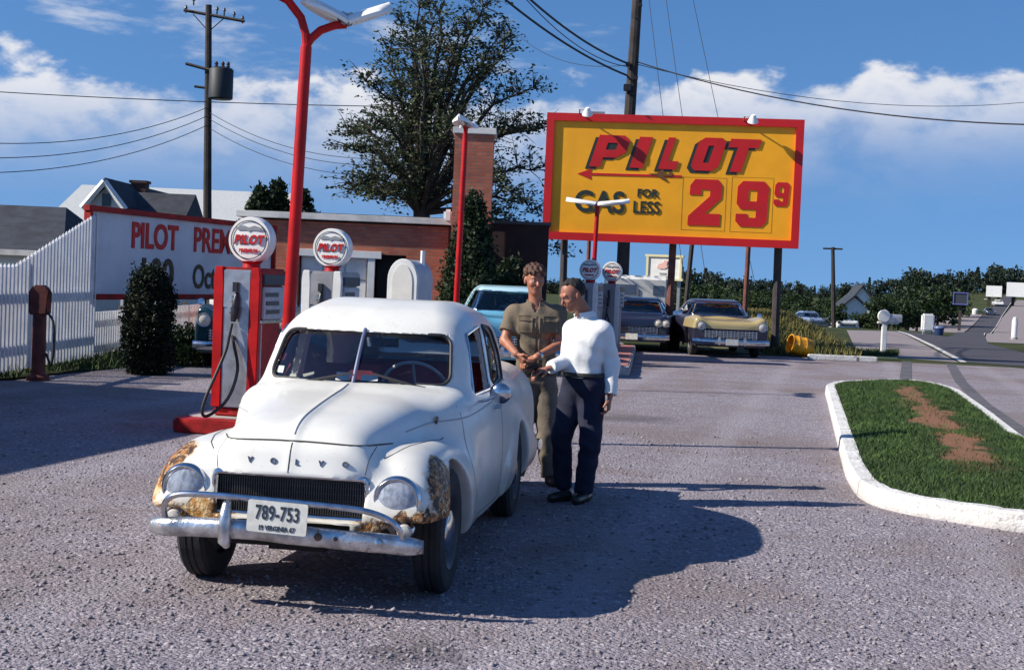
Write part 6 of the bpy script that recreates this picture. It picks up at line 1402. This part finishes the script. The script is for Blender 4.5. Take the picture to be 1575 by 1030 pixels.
def head_fn(c, yaw, pitch, s=1.0):
    """head in its own frame: +x the face, +y its left, +z the crown; returns field and the frame"""
    M = Matrix.Translation(c) @ Matrix.Rotation(yaw, 4, 'Z') @ Matrix.Rotation(pitch, 4, 'Y'); Mi = np.array(M.inverted(), np.float32)
    def loc_(X, Y, Z): return [Mi[i, 0]*X+Mi[i, 1]*Y+Mi[i, 2]*Z+Mi[i, 3] for i in range(3)]
    def f(X, Y, Z):
        x, y, z = loc_(X, Y, Z)
        r = ell(x, y, z, (-.008, 0, .035), (.096, .076, .090)); r = smin(r, ell(x, y, z, (.022, 0, -.035), (.066, .060, .080)), .035)
        r = smin(r, cone(x, y, z, (.060, 0, -.092), (.052, 0, -.085), .026, .03), .025)       # chin
        r = smin(r, cone(x, y, z, (.092, 0, .012), (.110, 0, -.026), .008, .0135), .012)       # nose
        r = smin(r, cone(x, y, z, (.084, -.035, .030), (.084, .035, .030), .012, .012), .016)  # brow
        for sy in (-1, 1):
            r = smax(r, -ell(x, y, z, (.098, sy*.031, .008), (.018, .018, .012)), .010)
            r = smin(r, ell(x, y, z, (-.005, sy*.078, -.008), (.020, .010, .033)), .006)
            r = smin(r, ell(x, y, z, (.062, sy*.038, -.022), (.022, .022, .020)), .02)
        r = smin(r, cone(x, y, z, (.086, -.016, -.052), (.086, .016, -.052), .009, .009), .008)
        return r
    return f, M, loc_
def build_person(root, P, skin, h=.0065):
    T, A, Hd, Lg, hd = P['torso'], P['arms'], P['hands'], P['legs'], P['head']
    hf, HM, hl = head_fn(*hd); tor = union(T, .07); arm = union(A, .03); hnd = union(Hd, .008); leg = union(Lg, .05); nk = union(P['neck'], .02)
    def body(X, Y, Z):
        r = smin(hf(X, Y, Z), nk(X, Y, Z), .025); r = smin(r, smin(tor(X, Y, Z)+.014, leg(X, Y, Z)+.016, .05), .03); r = smin(r, arm(X, Y, Z)+P['arm_in'], .03); return smin(r, hnd(X, Y, Z), .012)
    lo, hi = P['box']; me = sparse_mesh(body, lo, hi, h, 'body'); link('body', me, root, skin)
    def fold(X, Y, Z, a): return a*(np.sin(X*31+Z*23+np.sin(Z*17+Y*9)*1.3)*np.sin(Y*27-Z*15+X*11)+.6*np.sin(Z*48+X*20+np.sin(Y*30)*.8))
    slv = union(P['sleeves'], .03)
    def shirt(X, Y, Z):
        r = smin(np.maximum(tor(X, Y, Z), P['hem'](X, Y, Z)-Z), slv(X, Y, Z), .03)-.009+fold(X, Y, Z, P.get('fold', .004)); vx, vy = P['front']; la = np.abs(-(X-P['neck'][0][0][0])*vy+(Y-P['neck'][0][0][1])*vx); fr_ = (X-P['neck'][0][0][0])*vx+(Y-P['neck'][0][0][1])*vy; r = np.maximum(r, np.where(fr_ > 0, np.minimum(Z-(P['collar']-P['vee'])-la*1.9, .1), -1)); r = np.maximum(r, -(nk(X, Y, Z)-.014)*np.where(Z > P['collar'], 1, 0)-np.where(Z > P['collar'], 0, 1)*1.0)
        for (c, n) in P['cuffs']: r = np.maximum(r, np.where((X-c[0])**2+(Y-c[1])**2+(Z-c[2])**2 < .13**2, (X-c[0])*n[0]+(Y-c[1])*n[1]+(Z-c[2])*n[2], -1))
        return r
    link('shirt', sparse_mesh(shirt, lo, hi, h*1.25, 'shirt'), root, P['shirt'])
    def col(X, Y, Z):
        a = nk(X, Y, Z); z = Z-P['collar']+.6*P['col_slope'][0]*(X-P['neck'][0][0][0])+.6*P['col_slope'][1]*(Y-P['neck'][0][0][1]); vx, vy = P['front']; fr_ = (X-P['neck'][0][0][0])*vx+(Y-P['neck'][0][0][1])*vy; la = np.abs(-(X-P['neck'][0][0][0])*vy+(Y-P['neck'][0][0][1])*vx); return np.maximum(np.maximum(np.abs(a-.012-.35*np.clip(.01-z, 0, .05))-.005, np.abs(z+.004)-.024), np.where(fr_ > 0, .030-la, -1))
    link('collar', sparse_mesh(col, lo, hi, h, 'collar'), root, P['shirt'])
    tb = union(P['trousers'], .022)
    def trs(X, Y, Z):
        r = tb(X, Y, Z)-.004+fold(X, Y, Z, .004); return np.maximum(np.maximum(r, Z-P['waist']), P['trhem']-Z)
    link('trousers', sparse_mesh(trs, lo, hi, h*1.3, 'trousers'), root, P['trmat'])
    def belt(X, Y, Z): return np.maximum(np.abs(smin(tb(X, Y, Z), tor(X, Y, Z), .03)-.008)-.007, np.abs(Z-P['waist']+.0)-.017)
    link('belt', sparse_mesh(belt, lo, hi, h*1.1, 'belt'), root, mat('dark belt', (.02, .016, .014), .5))
    for pts in P['shoes']:
        f = union(pts, .03); zs = [min(p[0][2], p[1][2]) for p in pts]
        xs = [c for p in pts for c in (p[0], p[1])]; l2 = [min(c[i] for c in xs)-.09 for i in range(3)]; h2 = [max(c[i] for c in xs)+.09 for i in range(3)]
        link('shoe', sdf_mesh(lambda X, Y, Z: np.maximum(f(X, Y, Z), .004-Z), l2, h2, .008, 1, 'shoe', 50), root, P['shoemat'])
    hr = P['hair'](hf, hl); lo2 = [HM.translation[i]-.19 for i in range(3)]; hi2 = [HM.translation[i]+.19 for i in range(3)]
    link('hair', sdf_mesh(hr, lo2, hi2, .0055, 1, 'hair', 0), root, P['hairmat'])
    # eyes, brows, mouth
    for sy in (-1, 1):
        q = MB(); q.lathe([(.0005, -.011), (.008, -.008), (.011, 0), (.008, .008), (.0005, .011)], 12, HM @ Matrix.Translation((.076, sy*.031, .007))); e = q.build('eye', mat('eye white', (.55, .50, .46), .3), root, smooth=True)
        q = MB(); q.lathe([(.0005, .0075), (.004, .007), (.0055, .004)], 10, HM @ Matrix.Translation((.0805, sy*.031, .006)) @ Matrix.Rotation(R(90), 4, 'Y')); q.build('iris', mat('iris', (.02, .015, .012), .2), e)
        q = MB(); q.tube([HM @ Vector((.091, sy*.014, .028)), HM @ Vector((.094, sy*.030, .033)), HM @ Vector((.083, sy*.050, .028))], [.003, .0045, .0025], 6); q.build('eyebrow', P['hairmat'], root, smooth=True)
    q = MB(); q.tube([HM @ Vector((.086, -.022, -.053)), HM @ Vector((.0945, -.008, -.051)), HM @ Vector((.0945, .008, -.051)), HM @ Vector((.086, .022, -.053))], [.002, .0042, .0042, .002], 6); q.build('mouth', mat('lips', (.26, .07, .055), .5), root, smooth=True)
    return HM
def skin_mat(name, c):
    m = mat(name, c, .5, 0, .18, 14, .08, 60); m.node_tree.nodes['Principled BSDF'].inputs['Subsurface Weight'].default_value = .08; m.node_tree.nodes['Principled BSDF'].inputs['Subsurface Radius'].default_value = (.02, .008, .005); return m
for _m in bpy.data.materials: pass
M_skinA = skin_mat('ruddy skin', (.40, .16, .095)); M_skinB = skin_mat('tanned skin', (.38, .15, .09))

# ---- man in the white shirt, head bowed, right hand out to the left, left arm hanging
FA = gnd(886, 771); FA.z = 0
A = thing('person', 'man in white long-sleeved shirt and navy trousers, head bowed, reaching one hand to the left', 'person', FA, 0)
sc = 11.15/FPX
def a_(px, py, y=0.0): return ((px-886)*sc-.042*(771-py)*sc*1.0, y, (771-py)*sc)
PA = dict(
 head=(Vector(a_(881, 455, -.03)), R(205), R(24)),
 neck=[(a_(901, 487, .03), a_(889, 466, .0), .060, .056)],
 torso=[(a_(884, 505, .05), a_(922, 503, -.03), .066, .066), (a_(894, 522, .02), a_(911, 521, -.02), .108, .104), (a_(892, 548, .0), a_(904, 548, -.01), .104, .102), (a_(892, 575, .01), a_(900, 575, .0), .108, .107), (a_(895, 592, .02), a_(898, 592, .0), .118, .118), (a_(901, 496, .02), a_(902, 488, .03), .062, .052)],
 arms=[(a_(929, 506, -.05), a_(941, 556, -.01), .050, .042), (a_(941, 556, -.01), a_(937, 606, -.08), .042, .030), (a_(877, 506, .06), a_(873, 555, .0), .052, .044), (a_(873, 555, .0), a_(842, 566, -.20), .042, .029)],
 sleeves=[(a_(929, 506, -.05), a_(941, 556, -.01), .058, .051), (a_(941, 556, -.01), a_(937, 607, -.08), .051, .041), (a_(878, 508, .06), a_(873, 555, .0), .057, .052), (a_(873, 555, .0), a_(841, 566.5, -.21), .050, .040)],
 arm_in=.010, cuffs=[(a_(937.5, 603, -.077), (-.12, -.3, -1)), (a_(846, 565, -.18), (-.62, -.78, -.2))],
 hands=hand_parts(a_(937, 606, -.08), (-.10, -.18, -1), (-1, .2, .1), -1, .55)+hand_parts(a_(842, 566, -.20), (-.80, -.45, -.22), (.15, .2, -1), 1, .45),
 legs=[(a_(886, 598, .03), a_(864, 672, .0), .084, .056), (a_(864, 672, .0), a_(866, 744, .06), .054, .038), (a_(906, 598, -.02), a_(907, 676, -.10), .084, .056), (a_(907, 676, -.10), a_(897, 752, -.03), .054, .038)],
 trousers=[(a_(889, 578, .02), a_(903, 578, -.01), .120, .120), (a_(888, 594, .04), a_(907, 594, -.03), .120, .120), (a_(883, 606, .04), a_(864, 672, .0), .112, .078), (a_(864, 672, .0), a_(866, 744, .06), .076, .068), (a_(908, 606, -.02), a_(907, 676, -.10), .112, .080), (a_(907, 676, -.10), a_(897, 754, -.03), .078, .068)],
 front=(-.82, -.57), vee=.02, waist=a_(890, 575)[2], trhem=.075, hem=lambda X, Y, Z: a_(890, 578)[2]+0*X, collar=a_(900, 483)[2], col_slope=(-.35, .0),
 shoes=[[(a_(876, 752, .10), a_(871, 752, .0), .044, .046), (a_(871, 754, .0), a_(848, 755, -.12), .044, .036)], [(a_(903, 763, .02), a_(897, 763, -.06), .044, .046), (a_(897, 765, -.06), a_(884, 765, -.20), .044, .036)]],
 shoemat=mat('black shoes', (.02, .017, .016), .35), shirt=mat('white shirt cloth', (.84, .84, .83), .8, 0, .04, 6, .25, 18), trmat=mat('navy trousers', (.013, .016, .042), .9, 0, .35, 4, .3, 20),
 hairmat=mat('black hair', (.010, .008, .008), .75, 0, .3, 40, .5, 90), fold=.003, box=((-.60, -.55, -.02), (.50, .40, 1.82)))
PA['shoes'] = [[((a[0], a[1], .05), (b[0], b[1], .048), r1, r2) if i == 0 else ((a[0], a[1], .046), (b[0], b[1], .040), r1, r2) for i, (a, b, r1, r2) in enumerate(s)] for s in PA['shoes']]
def hairA(hf, hl):
    def f(X, Y, Z):
        x, y, z = hl(X, Y, Z); n = .003*np.sin(x*120+z*80)*np.sin(y*110+z*60)
        r = ell(x, y, z, (-.012, 0, .042), (.100, .081, .091))-.002+n; line = .102; low = np.where(x > .020, line, np.where(x > -.03, .02+(x+.03)*1.6, -.055))
        return smax(r, low-z, .012)
    return f
PA['hair'] = hairA
build_person(A, PA, M_skinB)

# ---- younger man in khaki, facing the viewer, hands together in front of him
FB = Vector(((836-787)/FPX*11.95, 11.95, 0)); scb = 11.95/FPX
Bp = thing('person', 'young man in khaki short-sleeved shirt and trousers with wavy brown hair, hands together', 'person', FB, 0)
def b_(px, py, y=0.0): return ((px-836)*scb-.042*(748-py)*scb, y, (748-py)*scb)
wr_r, wr_l = b_(803, 545, -.25), b_(834, 549, -.24)
PB = dict(
 head=(Vector(b_(831, 433, -.03)), R(-72), R(10)),
 neck=[(b_(833, 472, .02), b_(832, 448, .0), .058, .055)],
 torso=[(b_(806, 486, .02), b_(862, 484, .02), .070, .070), (b_(822, 505, .0), b_(846, 505, .0), .112, .112), (b_(825, 535, .01), b_(843, 535, .01), .106, .106), (b_(824, 562, .01), b_(842, 562, .01), .110, .110), (b_(826, 582, .02), b_(841, 582, .02), .112, .112), (b_(833, 478, .02), b_(833, 470, .02), .07, .06)],
 arms=[(b_(797, 487, .02), b_(786, 528, -.05), .050, .040), (b_(786, 528, -.05), wr_r, .040, .029), (b_(869, 486, .02), b_(870, 530, -.06), .050, .041), (b_(870, 530, -.06), wr_l, .040, .029)],
 sleeves=[(b_(798, 487, .02), b_(789, 520, -.03), .068, .064), (b_(868, 486, .02), b_(869.5, 522, -.04), .066, .064)],
 arm_in=-.001, cuffs=[(b_(789, 514, -.03), (-.3, -.35, -.9)), (b_(869.5, 516, -.04), (.03, -.35, -.95))],
 hands=hand_parts(wr_r, (.55, -.25, -.55), (.6, .3, .3), 1, .55)+hand_parts(wr_l, (-.85, -.2, -.35), (.1, .3, -.9), -1, .5),
 legs=[(b_(822, 600, .02), b_(812, 672, .0), .090, .058), (b_(812, 672, .0), b_(801, 738, .06), .056, .04), (b_(846, 600, .02), b_(850, 672, -.03), .090, .058), (b_(850, 672, -.03), b_(856, 738, .03), .056, .04)],
 trousers=[(b_(824, 588, .02), b_(844, 588, .02), .116, .116), (b_(820, 604, .02), b_(812, 672, .0), .104, .080), (b_(812, 672, .0), b_(803, 738, .05), .078, .068), (b_(848, 604, .02), b_(850, 672, -.03), .104, .080), (b_(850, 672, -.03), b_(855, 738, .02), .078, .068)],
 front=(0., -1.), vee=.085, waist=b_(836, 574)[2], trhem=.06, hem=lambda X, Y, Z: b_(836, 577)[2]+0*X, collar=b_(833, 468)[2], col_slope=(0, -.4),
 shoes=[[((-.195, .06, .05), (-.20, .0, .048), .044, .046), ((-.20, .0, .046), (-.22, -.13, .04), .044, .036)], [((.105, .06, .05), (.11, -.02, .048), .044, .046), ((.11, -.02, .046), (.14, -.15, .04), .044, .036)]],
 shoemat=mat('brown shoes', (.06, .028, .018), .45), shirt=mat('khaki shirt cloth', (.165, .128, .088), .85, 0, .16, 6, .35, 18), trmat=mat('khaki trousers', (.165, .138, .112), .88, 0, .16, 4, .35, 16),
 hairmat=mat('wavy brown hair', (.085, .032, .014), .55, 0, .5, 30, .6, 70), fold=.005, box=((-.50, -.52, -.02), (.48, .32, 1.98)))
def hairB(hf, hl):
    def f(X, Y, Z):
        x, y, z = hl(X, Y, Z); n = .007*np.sin(x*85+z*60+y*30)*np.sin(y*75-z*50+x*20)+.004*np.sin(y*150+z*60)
        skull = ell(x, y, z, (-.012, 0, .045), (.104, .088, .092)); r = skull-.006+n
        # hairline: temples and fringe in front, ears clear, longer at the back
        line = .052+.016*np.sin(y*70+1)+.25*np.maximum(.05-np.abs(y), -.03); low = np.where(x > .035, line, np.where(x > -.02, .012+(x+.02)*.75, -.055))
        return smax(r, low-z, .012)
    return f
PB['hair'] = hairB
build_person(Bp, PB, M_skinA)
def patch(person, name, cx, cz, w, h, m, lift=.004, nx=8, nz=8):
    """thin stitched piece lying on the front of the shirt"""
    sh = [k for k in kids(person) if k.name.startswith('shirt')][0]; bv = BVHTree.FromPolygons([v.co.copy() for v in sh.data.vertices], [tuple(p.vertices) for p in sh.data.polygons]); vs = []
    for i in range(nx+1):
        for k in range(nz+1):
            x_, z_ = cx+(i/nx-.5)*w, cz+(k/nz-.5)*h; hit = bv.ray_cast(Vector((x_, -1, z_)), Vector((0, 1, 0))); y_ = hit[0].y if hit[0] else 0; e = .0 if 0 < i < nx and 0 < k < nz else -.006; vs.append((x_, y_-lift-e*-1, z_))
    q = MB(); q.add(vs, [(i*(nz+1)+k, (i+1)*(nz+1)+k, (i+1)*(nz+1)+k+1, i*(nz+1)+k+1) for i in range(nx) for k in range(nz)]); return q.build(name, m, person, smooth=True)
M_kh2 = mat('khaki seam cloth', (.125, .095, .064), .88, 0, .16, 6, .35, 18)
px_ = b_(836, 510)
for dx in (-.105, .105):
    patch(Bp, 'pocket', px_[0]+dx, 1.345, .115, .125, mat('khaki pocket cloth', (.150, .116, .078), .88, 0, .2, 9)); patch(Bp, 'pocket_flap', px_[0]+dx, 1.40, .12, .04, M_kh2, .009)
patch(Bp, 'placket', px_[0], 1.20, .032, .44, M_kh2, .005, 4, 24)
# button line, watch, and what the hands hold
q = MB()
for k in range(5): q.lathe([(.006, 0), (.006, .004), (.0005, .005)], 8, Matrix.Translation(Vector(b_(836, 490+18*k, -.135+.004*k))) @ Matrix.Rotation(R(90), 4, 'X'))
o = q.build('buttons', mat('button', (.12, .09, .06), .5), Bp)
q = MB(); d = (Vector(b_(870, 530, -.06))-Vector(wr_l)).normalized(); c = Vector(wr_l)+d*.035; q.lathe([(.033, -.012), (.036, 0), (.033, .012)], 16, Matrix.Translation(c) @ d.to_track_quat('Z', 'Y').to_matrix().to_4x4()); q.build('wristwatch', M_chrome, Bp, smooth=True)
w = Vector(a_(828, 569, -.27))+FA; q = MB(); q.box((0, 0, 0), (.11, .012, .085)); q.box((0, .016, .002), (.105, .010, .08)); o = q.build('wallet', mat('dark leather', (.03, .016, .012), .5, 0, .3, 20), None, bevel=.004); o.location = w+Vector((-.055, .0, .012)); o.rotation_euler = (R(70), R(-15), R(20)); tag(o, 'dark leather wallet in the outstretched hand of the white-shirted man', 'wallet')
